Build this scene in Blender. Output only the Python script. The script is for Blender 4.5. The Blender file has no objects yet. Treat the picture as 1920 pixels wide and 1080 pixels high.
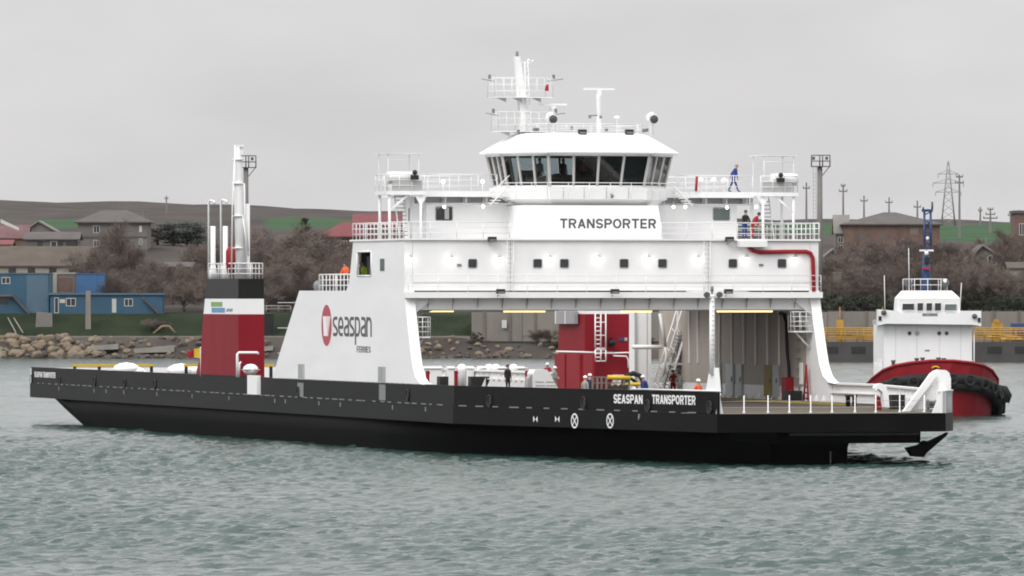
import bpy, bmesh, math, random
import numpy as np
from mathutils import Vector, Matrix
random.seed(7)
RNG = np.random.default_rng(11)
sc = bpy.context.scene
COL = sc.collection
R = math.radians

# ------------------------------------------------------------------ camera, sky, sun, exposure
FP = 13500.0            # focal length in pixels of a 1920 px wide frame
HC = 9.3                # eye height above the water
HY = 553.0              # row of the horizon
cam_d = bpy.data.cameras.new("camera")
cam = bpy.data.objects.new("camera", cam_d); COL.objects.link(cam)
cam_d.sensor_width = 36.0
cam_d.lens = FP / 1920 * 36
cam_d.shift_y = (HY - 540) / 1920
cam_d.clip_start = 1.0
cam_d.clip_end = 20000
cam.location = (0, 0, HC)
cam.rotation_euler = (R(90), 0, 0)
sc.camera = cam

SUN_EL, SUN_AZ = R(44), R(212)      # high behind the camera, a little to the left
w = bpy.data.worlds.new("World"); sc.world = w; w.use_nodes = True
nt = w.node_tree; nt.nodes.clear()
def wn(t, **k):
    n = nt.nodes.new(t)
    for a, b in k.items(): setattr(n, a, b)
    return n
out = wn('ShaderNodeOutputWorld'); bg = wn('ShaderNodeBackground'); bg2 = wn('ShaderNodeBackground'); add = wn('ShaderNodeAddShader')
sky = wn('ShaderNodeTexSky', sky_type='NISHITA', sun_disc=False, sun_elevation=SUN_EL, sun_rotation=SUN_AZ, air_density=1.0, dust_density=4.0)
hs = wn('ShaderNodeHueSaturation'); hs.inputs['Saturation'].default_value = 0.12
nt.links.new(sky.outputs[0], hs.inputs['Color'])
nt.links.new(hs.outputs[0], bg.inputs['Color']); bg.inputs['Strength'].default_value = 0.05
tc = wn('ShaderNodeTexCoord'); sep = wn('ShaderNodeSeparateXYZ'); nt.links.new(tc.outputs['Generated'], sep.inputs[0])
ramp = wn('ShaderNodeValToRGB'); nt.links.new(sep.outputs['Z'], ramp.inputs[0])
e = ramp.color_ramp.elements
e[0].position = 0.0; e[0].color = (0.645, 0.634, 0.644, 1)
e[1].position = 1.0; e[1].color = (1.78, 1.76, 1.75, 1)
m = e.new(0.06); m.color = (0.585, 0.575, 0.585, 1)
m = e.new(0.25); m.color = (0.87, 0.86, 0.86, 1)
mp = wn('ShaderNodeMapping'); mp.inputs['Scale'].default_value = (16, 16, 46); nt.links.new(tc.outputs['Generated'], mp.inputs[0])
nz = wn('ShaderNodeTexNoise'); nz.inputs['Scale'].default_value = 1.0; nz.inputs['Detail'].default_value = 3; nt.links.new(mp.outputs[0], nz.inputs['Vector'])
mr = wn('ShaderNodeMapRange'); mr.inputs['From Min'].default_value = .3; mr.inputs['From Max'].default_value = .7
mr.inputs['To Min'].default_value = .91; mr.inputs['To Max'].default_value = 1.07; nt.links.new(nz.outputs['Fac'], mr.inputs['Value'])
nt.links.new(ramp.outputs[0], bg2.inputs['Color']); nt.links.new(mr.outputs[0], bg2.inputs['Strength'])
nt.links.new(bg.outputs[0], add.inputs[0]); nt.links.new(bg2.outputs[0], add.inputs[1]); nt.links.new(add.outputs[0], out.inputs['Surface'])

sun_d = bpy.data.lights.new("sun", 'SUN'); sun = bpy.data.objects.new("sun", sun_d); COL.objects.link(sun)
sun_d.energy = 1.12; sun_d.angle = R(25); sun_d.color = (1.0, 0.97, 0.93)
sd = Vector((math.sin(SUN_AZ) * math.cos(SUN_EL), math.cos(SUN_AZ) * math.cos(SUN_EL), math.sin(SUN_EL)))
sun.rotation_euler = sd.to_track_quat('Z', 'Y').to_euler()
sc.view_settings.view_transform = 'Standard'; sc.view_settings.look = 'None'
sc.cycles.pixel_filter_type = 'BLACKMAN_HARRIS'; sc.cycles.filter_width = 1.9
sc.view_settings.exposure = 0.05; sc.view_settings.gamma = 1.0

# ------------------------------------------------------------------ materials
M = {}
def mat(name, col, rough=.5, var=.08, scale=.6, stretch=(1, 1, 1), metal=0.0, bump=0.0, col2=None, spec=.5, emit=None, bscale=None):
    m = bpy.data.materials.new(name); m.use_nodes = True
    t = m.node_tree; b = t.nodes['Principled BSDF']
    b.inputs['Roughness'].default_value = rough; b.inputs['Metallic'].default_value = metal
    b.inputs['Specular IOR Level'].default_value = spec
    c = (*col, 1)
    if var or col2:
        tcn = t.nodes.new('ShaderNodeTexCoord'); mpn = t.nodes.new('ShaderNodeMapping'); mpn.inputs['Scale'].default_value = stretch
        t.links.new(tcn.outputs['Object'], mpn.inputs[0])
        n = t.nodes.new('ShaderNodeTexNoise'); n.inputs['Scale'].default_value = scale; n.inputs['Detail'].default_value = 6; n.inputs['Roughness'].default_value = .62
        t.links.new(mpn.outputs[0], n.inputs['Vector'])
        r = t.nodes.new('ShaderNodeValToRGB'); t.links.new(n.outputs['Fac'], r.inputs[0])
        d = col2 if col2 else tuple(x * (1 - var * 2) for x in col)
        r.color_ramp.elements[0].position = .32; r.color_ramp.elements[0].color = (*d, 1)
        r.color_ramp.elements[1].position = .66; r.color_ramp.elements[1].color = c
        t.links.new(r.outputs[0], b.inputs['Base Color'])
        if bump:
            n2 = t.nodes.new('ShaderNodeTexNoise'); n2.inputs['Scale'].default_value = bscale or scale * 3; n2.inputs['Detail'].default_value = 4
            t.links.new(mpn.outputs[0], n2.inputs['Vector'])
            bp = t.nodes.new('ShaderNodeBump'); bp.inputs['Strength'].default_value = 1; bp.inputs['Distance'].default_value = bump
            t.links.new(n2.outputs['Fac'], bp.inputs['Height']); t.links.new(bp.outputs[0], b.inputs['Normal'])
    else: b.inputs['Base Color'].default_value = c
    if emit:
        b.inputs['Emission Color'].default_value = (*emit[0], 1); b.inputs['Emission Strength'].default_value = emit[1]
    M[name] = m; return m

def hull_white():
    """white ship paint: plate seams every couple of metres, faint run-off streaks, slight buckling of the plates"""
    m = mat('white_paint', (.80, .80, .805), .38, .035, .5, (1, 1, .25), bump=.006, bscale=.5)
    return m
hull_white()
mat('plated_white', (.80, .80, .805), .36, .04, .45, (.35, .35, 1.6), bump=.010, bscale=.7)
mat('bright_white', (.83, .83, .83), .4, .02)
mat('rail_white', (.78, .78, .78), .45, 0)
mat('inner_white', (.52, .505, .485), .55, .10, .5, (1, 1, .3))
mat('pale_grey', (.42, .42, .42), .5, .06)
mat('mid_grey', (.20, .20, .205), .5, .08)
mat('door_grey', (.44, .48, .49), .5, .08)
mat('louver_grey', (.33, .33, .34), .5, .06)
mat('hull_black', (.0026, .0026, .0027), .6, .2, .35, (1, .4, 1), spec=.03, bump=.02, bscale=.5)
mat('band_black', (.0060, .0058, .0058), .40, .2, .30, (1, .22, 1.6), spec=.085, bump=.010, bscale=.6, col2=(.0035, .0034, .0034))
mat('black', (.008, .008, .0085), .5, .1)
mat('dark_steel', (.05, .05, .052), .6, .15)
mat('black_rubber', (.009, .009, .0095), .8, .2, 2)
mat('casing_red', (.235, .012, .022), .5, .10, .5, (1, 1, .3), bump=.006, bscale=.6, spec=.12)
mat('deck_red', (.27, .010, .018), .5, .06, spec=.25)
mat('tug_red', (.27, .013, .022), .5, .16, .5, (1, 1, .4), bump=.02, bscale=.6, spec=.2)
mat('casing_black', (.010, .010, .010), .45, .1, spec=.3)
mat('deck', (.060, .048, .038), .85, .22, .5, (.12, 2.4, 1), col2=(.030, .024, .021), spec=.12)
mat('worn_plate', (.30, .27, .22), .8, .2, .5, (.3, 2, 1), spec=.15)
mat('inner_shade_grey', (.42, .37, .325), .6, .12, .4, (1, 1, .3))  # warm grey that holds the shade on a white wall
mat('dull_yellow', (.30, .22, .02), .6, .1)
mat('yellow', (.62, .42, .02), .5, .06)
mat('orange_yellow', (.46, .25, .035), .6, .2, .4)
mat('blue_paint', (.018, .05, .15), .45, .05)
mat('text_dark', (.075, .07, .075), .5, 0)
mat('text_white', (.78, .78, .78), .5, 0)
mat('logo_red', (.42, .05, .08), .45, .04)
mat('sticker_green', (.20, .38, .12), .5, .1)
mat('sticker_blue', (.13, .30, .52), .5, .1)
mat('window_dark', (.035, .038, .042), .12, .2, .8, spec=.5)
mat('window_grey', (.12, .15, .15), .1, .1, .8)
mat('lens', (.06, .06, .065), .15, 0)
mat('lamp_glow', (.9, .9, .88), .5, 0, emit=((1, .97, .92), 6.0))
mat('strip_glow', (.9, .85, .6), .5, 0, emit=((1, .84, .42), 1.6))
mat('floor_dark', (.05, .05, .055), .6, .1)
mat('skin', (.45, .27, .19), .55, .04)
mat('hair', (.03, .022, .018), .7, 0)
mat('cloth_black', (.014, .014, .016), .8, .1, 4)
mat('cloth_navy', (.018, .025, .075), .8, .1, 4)
mat('cloth_blue', (.022, .045, .22), .8, .1, 4)
mat('cloth_red', (.38, .015, .03), .8, .1, 4)
mat('cloth_grey', (.30, .29, .27), .8, .1, 4)
mat('cloth_orange', (.75, .12, .03), .7, .05, 4)
mat('cloth_lime', (.50, .72, .03), .7, .05, 4)
mat('boot', (.012, .011, .011), .6, 0)
mat('helmet_white', (.8, .8, .8), .35, 0)
mat('helmet_red', (.5, .03, .02), .35, 0)
# shore
mat('concrete', (0.216, 0.198, 0.173), .85, .14, .35, (1, 1, .35), bump=.02)
mat('concrete_pale', (0.259, 0.245, 0.223), .85, .12, .5)
mat('pole_concrete', (0.180, 0.171, 0.162), .85, .1, .5)
mat('steel_dark', (0.100, 0.100, 0.105), .6, .15)
mat('pylon_steel', (0.220, 0.231, 0.242), .6, .1)
mat('wall_blue', (.027, .090, .150), .8, .16, .25, (1, 1, .5))
mat('wall_blue_light', (.070, .128, .180), .8, .12, .25)
mat('bright_blue', (0.032, 0.108, 0.259), .6, .1, .3)
mat('wall_grey', (0.151, 0.140, 0.130), .85, .14, .3)
mat('wall_grey_dark', (0.108, 0.101, 0.094), .85, .14, .3)
mat('wall_cream', (0.302, 0.277, 0.238), .85, .15, .3)
mat('wall_brick', (0.150, 0.094, 0.075), .9, .2, .6)
mat('wall_tan', (0.166, 0.140, 0.119), .85, .15, .3)
mat('roof_brown', (0.098, 0.079, 0.064), .9, .16, .35)
mat('roof_grey', (0.090, 0.081, 0.078), .85, .14, .4)
mat('roof_pale', (0.190, 0.178, 0.162), .8, .12, .4)
mat('roof_pink', (0.151, 0.076, 0.076), .85, .15, .4)
mat('roof_red', (0.168, 0.039, 0.045), .8, .14, .4)
mat('house_window', (0.024, 0.024, 0.026), .15, 0)
mat('house_door_white', (0.440, 0.432, 0.400), .6, .05)
mat('frame_white', (0.480, 0.480, 0.464), .6, 0)
mat('rock', (0.231, 0.180, 0.122), .9, .2, .7, col2=(0.089, 0.071, 0.054), bump=.05)
mat('rock_dark', (0.108, 0.086, 0.068), .9, .2, .9, col2=(0.043, 0.036, 0.030), bump=.05)
mat('bark', (0.085, 0.062, 0.048), .9, .2, .6)
mat('twig', (.155, .126, .110), .95, .25, .35, col2=(.105, .078, .066), spec=.1)
mat('twig_grey', (.155, .125, .110), .95, .25, .35, col2=(.098, .078, .068), spec=.1)
mat('evergreen', (0.028, 0.048, 0.036), .9, .25, .5, col2=(0.016, 0.026, 0.024))
mat('hedge', (0.038, 0.047, 0.023), .9, .25, .5, col2=(0.020, 0.023, 0.013))
mat('pontoon_grey', (0.054, 0.049, 0.049), .7, .15, .3)
mat('wood', (0.202, 0.137, 0.079), .8, .15, 1)

def glass_mat():
    m = bpy.data.materials.new('wheelhouse_glass'); m.use_nodes = True; t = m.node_tree; t.nodes.clear()
    o = t.nodes.new('ShaderNodeOutputMaterial'); mx = t.nodes.new('ShaderNodeMixShader'); tr = t.nodes.new('ShaderNodeBsdfTransparent'); gl = t.nodes.new('ShaderNodeBsdfGlossy')
    fr = t.nodes.new('ShaderNodeFresnel'); fr.inputs[0].default_value = 1.5
    tr.inputs[0].default_value = (.50, .56, .57, 1); gl.inputs['Roughness'].default_value = .03; gl.inputs[0].default_value = (.9, .9, .9, 1)
    t.links.new(fr.outputs[0], mx.inputs[0]); t.links.new(tr.outputs[0], mx.inputs[1]); t.links.new(gl.outputs[0], mx.inputs[2]); t.links.new(mx.outputs[0], o.inputs[0])
    M['glass'] = m
glass_mat()

# ------------------------------------------------------------------ mesh collector
class MB:
    def __init__(s): s.v = []; s.f = []; s.sm = []; s.mi = []; s.cur = 0
    def _add(s, vs, fs, smooth=False):
        b = len(s.v); s.v.extend(tuple(p) for p in vs)
        for f in fs: s.f.append(tuple(b + i for i in f)); s.sm.append(smooth); s.mi.append(s.cur)
        return s
    def box(s, x0, x1, y0, y1, z0, z1):
        if x0 > x1: x0, x1 = x1, x0
        if y0 > y1: y0, y1 = y1, y0
        if z0 > z1: z0, z1 = z1, z0
        return s._add([(x0, y0, z0), (x1, y0, z0), (x1, y1, z0), (x0, y1, z0), (x0, y0, z1), (x1, y0, z1), (x1, y1, z1), (x0, y1, z1)],
                      [(0, 3, 2, 1), (4, 5, 6, 7), (0, 1, 5, 4), (1, 2, 6, 5), (2, 3, 7, 6), (3, 0, 4, 7)])
    def prism(s, poly, off):
        n = len(poly); off = Vector(off)
        a = [Vector(p) for p in poly]; b = [p + off for p in a]
        nr = Vector((0, 0, 0))
        for i in range(n): nr += a[i].cross(a[(i + 1) % n])
        fs = [tuple(range(n))[::-1], tuple(range(n, 2 * n))] if nr.dot(off) > 0 else [tuple(range(n)), tuple(range(n, 2 * n))[::-1]]
        for i in range(n):
            j = (i + 1) % n
            fs.append((i, j, n + j, n + i) if nr.dot(off) > 0 else (j, i, n + i, n + j))
        return s._add(a + b, fs)
    def poly(s, pts): return s._add(pts, [tuple(range(len(pts)))])
    def loft(s, rings, close=True, caps=True, smooth=False):
        n = len(rings[0]); vs = [p for r in rings for p in r]; fs = []
        for k in range(len(rings) - 1):
            for i in range(n if close else n - 1):
                j = (i + 1) % n; fs.append((k * n + i, k * n + j, (k + 1) * n + j, (k + 1) * n + i))
        b = len(s.v); s._add(vs, fs, smooth)
        if caps and close:
            s.f.append(tuple(b + i for i in range(n))[::-1]); s.sm.append(False); s.mi.append(s.cur)
            s.f.append(tuple(b + (len(rings) - 1) * n + i for i in range(n))); s.sm.append(False); s.mi.append(s.cur)
        return s
    def tube(s, path, r, n=6, smooth=True):
        P = [Vector(p) for p in path]; rs = r if isinstance(r, (list, tuple)) else [r] * len(P); rings = []; prev = None
        for i, p in enumerate(P):
            d = (P[min(i + 1, len(P) - 1)] - P[max(i - 1, 0)]).normalized()
            if prev is None:
                u = d.cross(Vector((0, 0, 1)) if abs(d.z) < .9 else Vector((1, 0, 0))).normalized()
            else: u = (prev - d * prev.dot(d)).normalized()
            prev = u; q = d.cross(u)
            rings.append([p + (u * math.cos(2 * math.pi * k / n) + q * math.sin(2 * math.pi * k / n)) * rs[i] for k in range(n)])
        return s.loft(rings, smooth=smooth)
    def lathe(s, prof, c, n=12, axis='z', smooth=True):
        c = Vector(c); rings = []
        for (r, h) in prof:
            ring = []
            for k in range(n):
                a = 2 * math.pi * k / n; p = (r * math.cos(a), r * math.sin(a), h)
                if axis == 'y': p = (p[0], -h, p[1])
                if axis == 'x': p = (h, p[0], p[1])
                ring.append(c + Vector(p))
            rings.append(ring)
        return s.loft(rings, smooth=smooth)
    def ball(s, c, r, n=10, sx=1, sy=1, sz=1):
        k = 6
        prof = [(max(.001, math.cos(-math.pi / 2 + math.pi * i / k)) * r, math.sin(-math.pi / 2 + math.pi * i / k) * r) for i in range(k + 1)]
        b = len(s.v); s.lathe(prof, (0, 0, 0), n)
        c = Vector(c)
        for i in range(b, len(s.v)): p = s.v[i]; s.v[i] = (c.x + p[0] * sx, c.y + p[1] * sy, c.z + p[2] * sz)
        return s
    def torus(s, c, R0, r, axis, n=12, k=6):
        c = Vector(c); ax = Vector(axis).normalized(); u = ax.orthogonal().normalized(); q = ax.cross(u); vs = []; fs = []
        for i in range(n):
            a = 2 * math.pi * i / n; d = u * math.cos(a) + q * math.sin(a)
            for j in range(k):
                t = 2 * math.pi * j / k; vs.append(c + d * (R0 + r * math.cos(t)) + ax * r * math.sin(t))
        for i in range(n):
            for j in range(k):
                fs.append((i * k + j, ((i + 1) % n) * k + j, ((i + 1) % n) * k + (j + 1) % k, i * k + (j + 1) % k))
        return s._add(vs, fs, True)
    def mesh(s, name, mats):
        me = bpy.data.meshes.new(name); me.from_pydata(s.v, [], s.f)
        me.polygons.foreach_set('use_smooth', s.sm); me.polygons.foreach_set('material_index', s.mi)
        for m in (mats if isinstance(mats, (list, tuple)) else [mats]): me.materials.append(M[m] if isinstance(m, str) else m)
        me.update(); return me
    def build(s, name, mats, parent=None, label=None, loc=None):
        o = bpy.data.objects.new(name, s.mesh(name, mats)); COL.objects.link(o)
        if parent: o.parent = parent
        if label: o['label'] = label
        if loc: o.location = loc
        return o

def thing(name, label, cat, loc=(0, 0, 0), rz=0, group=None):
    o = bpy.data.objects.new(name, None); COL.objects.link(o); o.location = loc; o.rotation_euler = (0, 0, rz); o.empty_display_size = .5
    return tag(o, label, cat, group)
def tag(o, label, cat, group=None, kind=None):
    if label: o['label'] = label
    if cat: o['category'] = cat
    if group: o['group'] = group
    if kind: o['kind'] = kind
    return o
def copy_tree(o, parent=None):
    c = o.copy(); COL.objects.link(c)
    if parent: c.parent = parent
    for ch in list(o.children): copy_tree(ch, c)
    return c
def world_pt(x, y, Y): return Vector(((x - 960) * Y / FP, Y, HC + (HY - y) * Y / FP))

def lettering(name, body, material, parent, org, xd, zd, width, height, depth=.012, bold=.0, spacing=1.0, label=None):
    """writing as a thin raised mesh: org = lower left corner, xd / zd = directions of the line and of the letters' height"""
    cu = bpy.data.curves.new(name, 'FONT'); cu.body = body; cu.size = 1; cu.offset = bold; cu.space_character = spacing; cu.extrude = .5; cu.resolution_u = 4
    to = bpy.data.objects.new(name, cu); COL.objects.link(to)
    dg = bpy.context.evaluated_depsgraph_get(); me = bpy.data.meshes.new_from_object(to.evaluated_get(dg))
    bpy.data.objects.remove(to); bpy.data.curves.remove(cu)
    n = len(me.vertices); co = np.empty(n * 3, np.float32); me.vertices.foreach_get('co', co); co = co.reshape(-1, 3)
    mn, mx = co.min(0), co.max(0); co = (co - mn) / (mx - mn)
    xd = np.array(Vector(xd).normalized()); zd = np.array(Vector(zd).normalized()); nd = np.cross(xd, zd)
    p = np.array(org) + np.outer(co[:, 0] * width, xd) + np.outer(co[:, 1] * height, zd) + np.outer(co[:, 2] * depth, nd)
    me.vertices.foreach_set('co', p.astype(np.float32).ravel()); me.update()
    me.materials.clear(); me.materials.append(M[material])
    o = bpy.data.objects.new(name, me); COL.objects.link(o)
    if parent: o.parent = parent
    if label: o['label'] = label
    return o

# plain sans letters as stroke paths in a box one unit high
def _arc(cx, cy, rx, ry, a0, a1, n=10): return [(cx + rx * math.cos(R(a0 + (a1 - a0) * i / n)), cy + ry * math.sin(R(a0 + (a1 - a0) * i / n))) for i in range(n + 1)]
_bowl = [(.085, .915), (.42, .915)] + _arc(.42, .695, .21, .22, 90, -90, 8)[1:] + [(.085, .475)]
GL = {'T': (.70, [[(0, .915), (.70, .915)], [(.35, .84), (.35, 0)]]), 'R': (.72, [[(.085, 0), (.085, 1)], _bowl, [(.40, .46), (.62, 0)]]), 'P': (.68, [[(.085, 0), (.085, 1)], _bowl]),
      'A': (.74, [[(.07, 0), (.37, .97)], [(.37, .97), (.67, 0)], [(.18, .30), (.56, .30)]]), 'N': (.72, [[(.085, 0), (.085, 1)], [(.635, 0), (.635, 1)], [(.10, .95), (.62, .05)]]),
      'S': (.68, [_arc(.34, .695, .255, .22, 12, 270, 12) + _arc(.34, .285, .255, .20, 90, -168, 12)[1:]]), 'O': (.80, [_arc(.40, .5, .315, .415, 0, 360, 24)]),
      'E': (.64, [[(.085, 0), (.085, 1)], [(.085, .915), (.62, .915)], [(.085, .50), (.58, .50)], [(.085, .085), (.62, .085)]]), 'F': (.60, [[(.085, 0), (.085, 1)], [(.085, .915), (.58, .915)], [(.085, .48), (.54, .48)]]), 'I': (.17, [[(.085, 0), (.085, 1)]]), ' ': (.40, []),
      's': (.70, [[(.62, .915), (.30, .915)] + _arc(.30, .72, .215, .195, 90, 235, 6)[1:] + [(.50, .40)] + _arc(.42, .24, .20, .155, 40, -90, 6) + [(.06, .085)]]),
      'e': (.72, [[(.085, .46), (.62, .46)] + _arc(.36, .56, .275, .355, -16, 180, 10) + _arc(.36, .40, .275, .315, 180, 270, 6) + [(.62, .085)]]),
      'a': (.72, [[(.12, .915), (.42, .915)] + _arc(.42, .70, .215, .215, 90, 0, 5)[1:] + [(.635, 0)], [(.635, .56), (.30, .46)] + _arc(.30, .275, .215, .19, 110, 270, 8) + [(.635, .085)]]),
      'p': (.72, [[(.085, 1), (.085, -.42)], [(.085, .915), (.38, .915)] + _arc(.38, .5, .255, .415, 90, -90, 12)[1:] + [(.085, .085)]]), 'n': (.72, [[(.085, 0), (.085, 1)], [(.085, .62)] + _arc(.36, .64, .275, .275, 175, 0, 8) + [(.635, 0)]])}
def sign_letters(name, body, material, parent, org, xd, zd, width, height, depth=.012, t=.17, label=None, gap=.13):
    xd, zd, org = Vector(xd).normalized(), Vector(zd).normalized(), Vector(org); nd = xd.cross(zd); tot = sum(GL[c][0] for c in body) + gap * (len(body) - 1); kx = width / tot; x = 0; mb = MB(); lv = 0
    for c in body:
        for line in GL[c][1]:
            n = len(line); L = []; Q = []; lv += 1; cl = line[0] == line[-1] or (abs(line[0][0] - line[-1][0]) < 1e-6 and abs(line[0][1] - line[-1][1]) < 1e-6)
            for i in range(n):
                a = line[i - 1] if i else (line[-2] if cl else line[0]); b_ = line[i + 1] if i < n - 1 else (line[1] if cl else line[-1]); p = line[i]
                d0 = Vector((p[0] - a[0], p[1] - a[1])); d1 = Vector((b_[0] - p[0], b_[1] - p[1])); d0 = d0.normalized() if d0.length > 1e-9 else d1.normalized(); d1 = d1.normalized() if d1.length > 1e-9 else d0
                m_ = d0 + d1; m_ = m_.normalized() if m_.length > 1e-6 else d0; s = t / 2 / max(.5, m_.dot(d0)); nn = Vector((-m_.y, m_.x)) * s
                for lst, sg in ((L, 1), (Q, -1)): lst.append(org + xd * (x + p[0] + sg * nn.x) * kx + zd * (p[1] + sg * nn.y) * height + nd * (depth + .0012 * (lv % 3)))
            for i in range(n - 1): mb.prism([Q[i], Q[i + 1], L[i + 1], L[i]], -nd * depth)
        x += GL[c][0] + gap
    return mb.build(name, material, parent, label)

def railing(mb, path, h=1.05, rails=3, step=1.5, r=.028, closed=False):
    """posts and rails along a foot path"""
    P = [Vector(p) for p in path]
    if closed: P.append(P[0])
    up = Vector((0, 0, 1))
    for a, b in zip(P, P[1:]):
        L = (b - a).length; n = max(1, round(L / step))
        for i in range(n + 1):
            q = a.lerp(b, i / n); mb.tube([q, q + up * h], r, 5)
        for k in range(rails):
            z = h * (1 - k / rails); mb.tube([a + up * z, b + up * z], r * (1.15 if k == 0 else .8), 5)
    return mb

# ------------------------------------------------------------------ the setting: water, land, haze
def smooth(a, b, x):
    t = np.clip((np.asarray(x, float) - a) / (b - a), 0, 1); return t * t * (3 - 2 * t)
def grid_mesh(name, X, Y, Z, m):
    ny, nx = Z.shape
    co = np.empty((ny, nx, 3), np.float32); co[..., 0] = X[None, :] if X.ndim == 1 else X; co[..., 1] = Y[:, None]; co[..., 2] = Z
    idx = np.arange(ny * nx).reshape(ny, nx)
    q = np.stack([idx[:-1, :-1], idx[:-1, 1:], idx[1:, 1:], idx[1:, :-1]], -1).reshape(-1, 4).astype(np.int32)
    me = bpy.data.meshes.new(name); me.vertices.add(ny * nx); me.vertices.foreach_set('co', co.ravel())
    me.loops.add(q.size); me.loops.foreach_set('vertex_index', q.ravel())
    me.polygons.add(len(q)); me.polygons.foreach_set('loop_start', np.arange(0, q.size, 4, dtype=np.int32)); me.polygons.foreach_set('loop_total', np.full(len(q), 4, np.int32))
    me.polygons.foreach_set('use_smooth', np.ones(len(q), bool)); me.update(calc_edges=True); me.materials.append(m)
    o = bpy.data.objects.new(name, me); COL.objects.link(o); return o

# water: real short wind waves, finest where the photograph looks closest
wm = bpy.data.materials.new('harbour_water'); wm.use_nodes = True
t = wm.node_tree; b = t.nodes['Principled BSDF']
b.inputs['Base Color'].default_value = (.026, .056, .049, 1); b.inputs['Roughness'].default_value = .13; b.inputs['IOR'].default_value = 1.333
tcn = t.nodes.new('ShaderNodeTexCoord'); mpn = t.nodes.new('ShaderNodeMapping'); mpn.inputs['Scale'].default_value = (.45, 1.2, 1); t.links.new(tcn.outputs['Object'], mpn.inputs[0])
n1 = t.nodes.new('ShaderNodeTexNoise'); n1.inputs['Scale'].default_value = 2.6; n1.inputs['Detail'].default_value = 5; t.links.new(mpn.outputs[0], n1.inputs['Vector'])
bp = t.nodes.new('ShaderNodeBump'); bp.inputs['Distance'].default_value = .08; bp.inputs['Strength'].default_value = .8
t.links.new(n1.outputs['Fac'], bp.inputs['Height']); t.links.new(bp.outputs[0], b.inputs['Normal'])
ys = np.concatenate([[-55, 0, 60, 120, 170, 205], np.arange(226, 330, .2), np.arange(330, 470, .28), np.arange(470, 720, .6), np.arange(720, 1046, 1.6), [1060, 1075, 1100]])
half = np.concatenate([np.arange(0, 34, .3), np.arange(34, 62, .6), np.arange(62, 100, 2.5), [110, 130, 160, 220, 320, 480, 690]])
xs = np.concatenate([-half[:0:-1], half])
XX, YY = np.meshgrid(xs, ys); Z = np.zeros_like(XX)
fade_y = 1 - smooth(500, 1000, YY) * .55
fine = 1 - smooth(34, 62, np.abs(XX)); near = smooth(205, 226, YY)
for i in range(58):
    lam = 10 ** RNG.uniform(math.log10(.5), math.log10(3.6)); k = 2 * math.pi / lam
    a = RNG.normal(R(80), R(27)); ph = RNG.uniform(0, 6.28)
    amp = .0072 * lam ** .34
    if lam < 2.0: g = fine * (1 - smooth(470, 560, YY))
    elif lam < 4.5: g = 1 - smooth(62, 90, np.abs(XX))
    else: g = 1
    s = np.sin(k * (XX * math.cos(a) + YY * math.sin(a)) + ph + 1.3 * np.sin(XX * .11 * math.sin(ph) + YY * .045))
    Z += amp * (np.exp(s * 1.15) - 1.36) * g
patch = 1 + .35 * np.sin(XX * .07 + YY * .021 + 1) * np.sin(YY * .034 - XX * .03)
Z = Z * near * fade_y * patch
water = grid_mesh('water', xs, ys, Z.astype(np.float32), wm); tag(water, None, None, kind='structure')

# land: shore, bank, terrace, hillside with strips of green field
XSPLIT = -6.0
def ground_z(x, y):
    x = np.asarray(x, float); y = np.asarray(y, float)
    left = np.interp(y, [1040, 1052, 1056, 1063, 1068, 1080, 1096, 1150, 1220, 1300, 1600, 2000, 2500, 4200], [-3, -1.2, .3, 2.7, 3.1, 6.4, 6.7, 8.6, 12.2, 17, 25.5, 33.5, 42.6, 44])
    right = np.interp(y, [1040, 1052, 1056, 1064, 1070, 1070.6, 1096, 1150, 1220, 1300, 1600, 2000, 2500, 4200], [-3, -1.0, .3, 1.9, 2.5, 6.5, 6.9, 8.6, 12.2, 17, 25.5, 33.5, 42.6, 44])
    s = smooth(XSPLIT - 2, XSPLIT + 2, x); z = left * (1 - s) + right * s
    k = np.interp(x, [-178, -50, 105, 178], [1.0, .91, .83, .815])
    f = smooth(1300, 2200, y)
    z = z * (1 - f + f * k)
    z = z + smooth(1090, 1200, y) * (.5 * np.sin(x * .05 + y * .013) + .35 * np.sin(x * .13 - y * .02))
    z = z + .25 * np.sin(x * .9 + 1.7 * np.sin(y * .4)) * smooth(1054, 1058, y) * (1 - smooth(1062, 1066, y))
    return z
gm = bpy.data.materials.new('land'); gm.use_nodes = True; t = gm.node_tree; b = t.nodes['Principled BSDF']; b.inputs['Roughness'].default_value = .95; b.inputs['Specular IOR Level'].default_value = .1
at = t.nodes.new('ShaderNodeAttribute'); at.attribute_name = 'grass'
tcn = t.nodes.new('ShaderNodeTexCoord')
def noise(scale, detail=6, sx=1, sy=1):
    mp_ = t.nodes.new('ShaderNodeMapping'); mp_.inputs['Scale'].default_value = (sx, sy, 1); t.links.new(tcn.outputs['Object'], mp_.inputs[0])
    n = t.nodes.new('ShaderNodeTexNoise'); n.inputs['Scale'].default_value = scale; n.inputs['Detail'].default_value = detail; t.links.new(mp_.outputs[0], n.inputs['Vector']); return n
def ramp2(src, c0, c1, p0=.35, p1=.65):
    r = t.nodes.new('ShaderNodeValToRGB'); r.color_ramp.elements[0].position = p0; r.color_ramp.elements[1].position = p1
    r.color_ramp.elements[0].color = (*c0, 1); r.color_ramp.elements[1].color = (*c1, 1); t.links.new(src, r.inputs[0]); return r
soil = ramp2(noise(.06, 8, 1, .3).outputs['Fac'], (.040, .034, .031), (.070, .060, .055))
gras0 = ramp2(noise(.25, 8).outputs['Fac'], (.009, .015, .007), (.018, .027, .011)); fld = ramp2(noise(.05, 8).outputs['Fac'], (.024, .058, .026), (.038, .085, .036))
at2 = t.nodes.new('ShaderNodeAttribute'); at2.attribute_name = 'field'; gras = t.nodes.new('ShaderNodeMix'); gras.data_type = 'RGBA'
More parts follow.
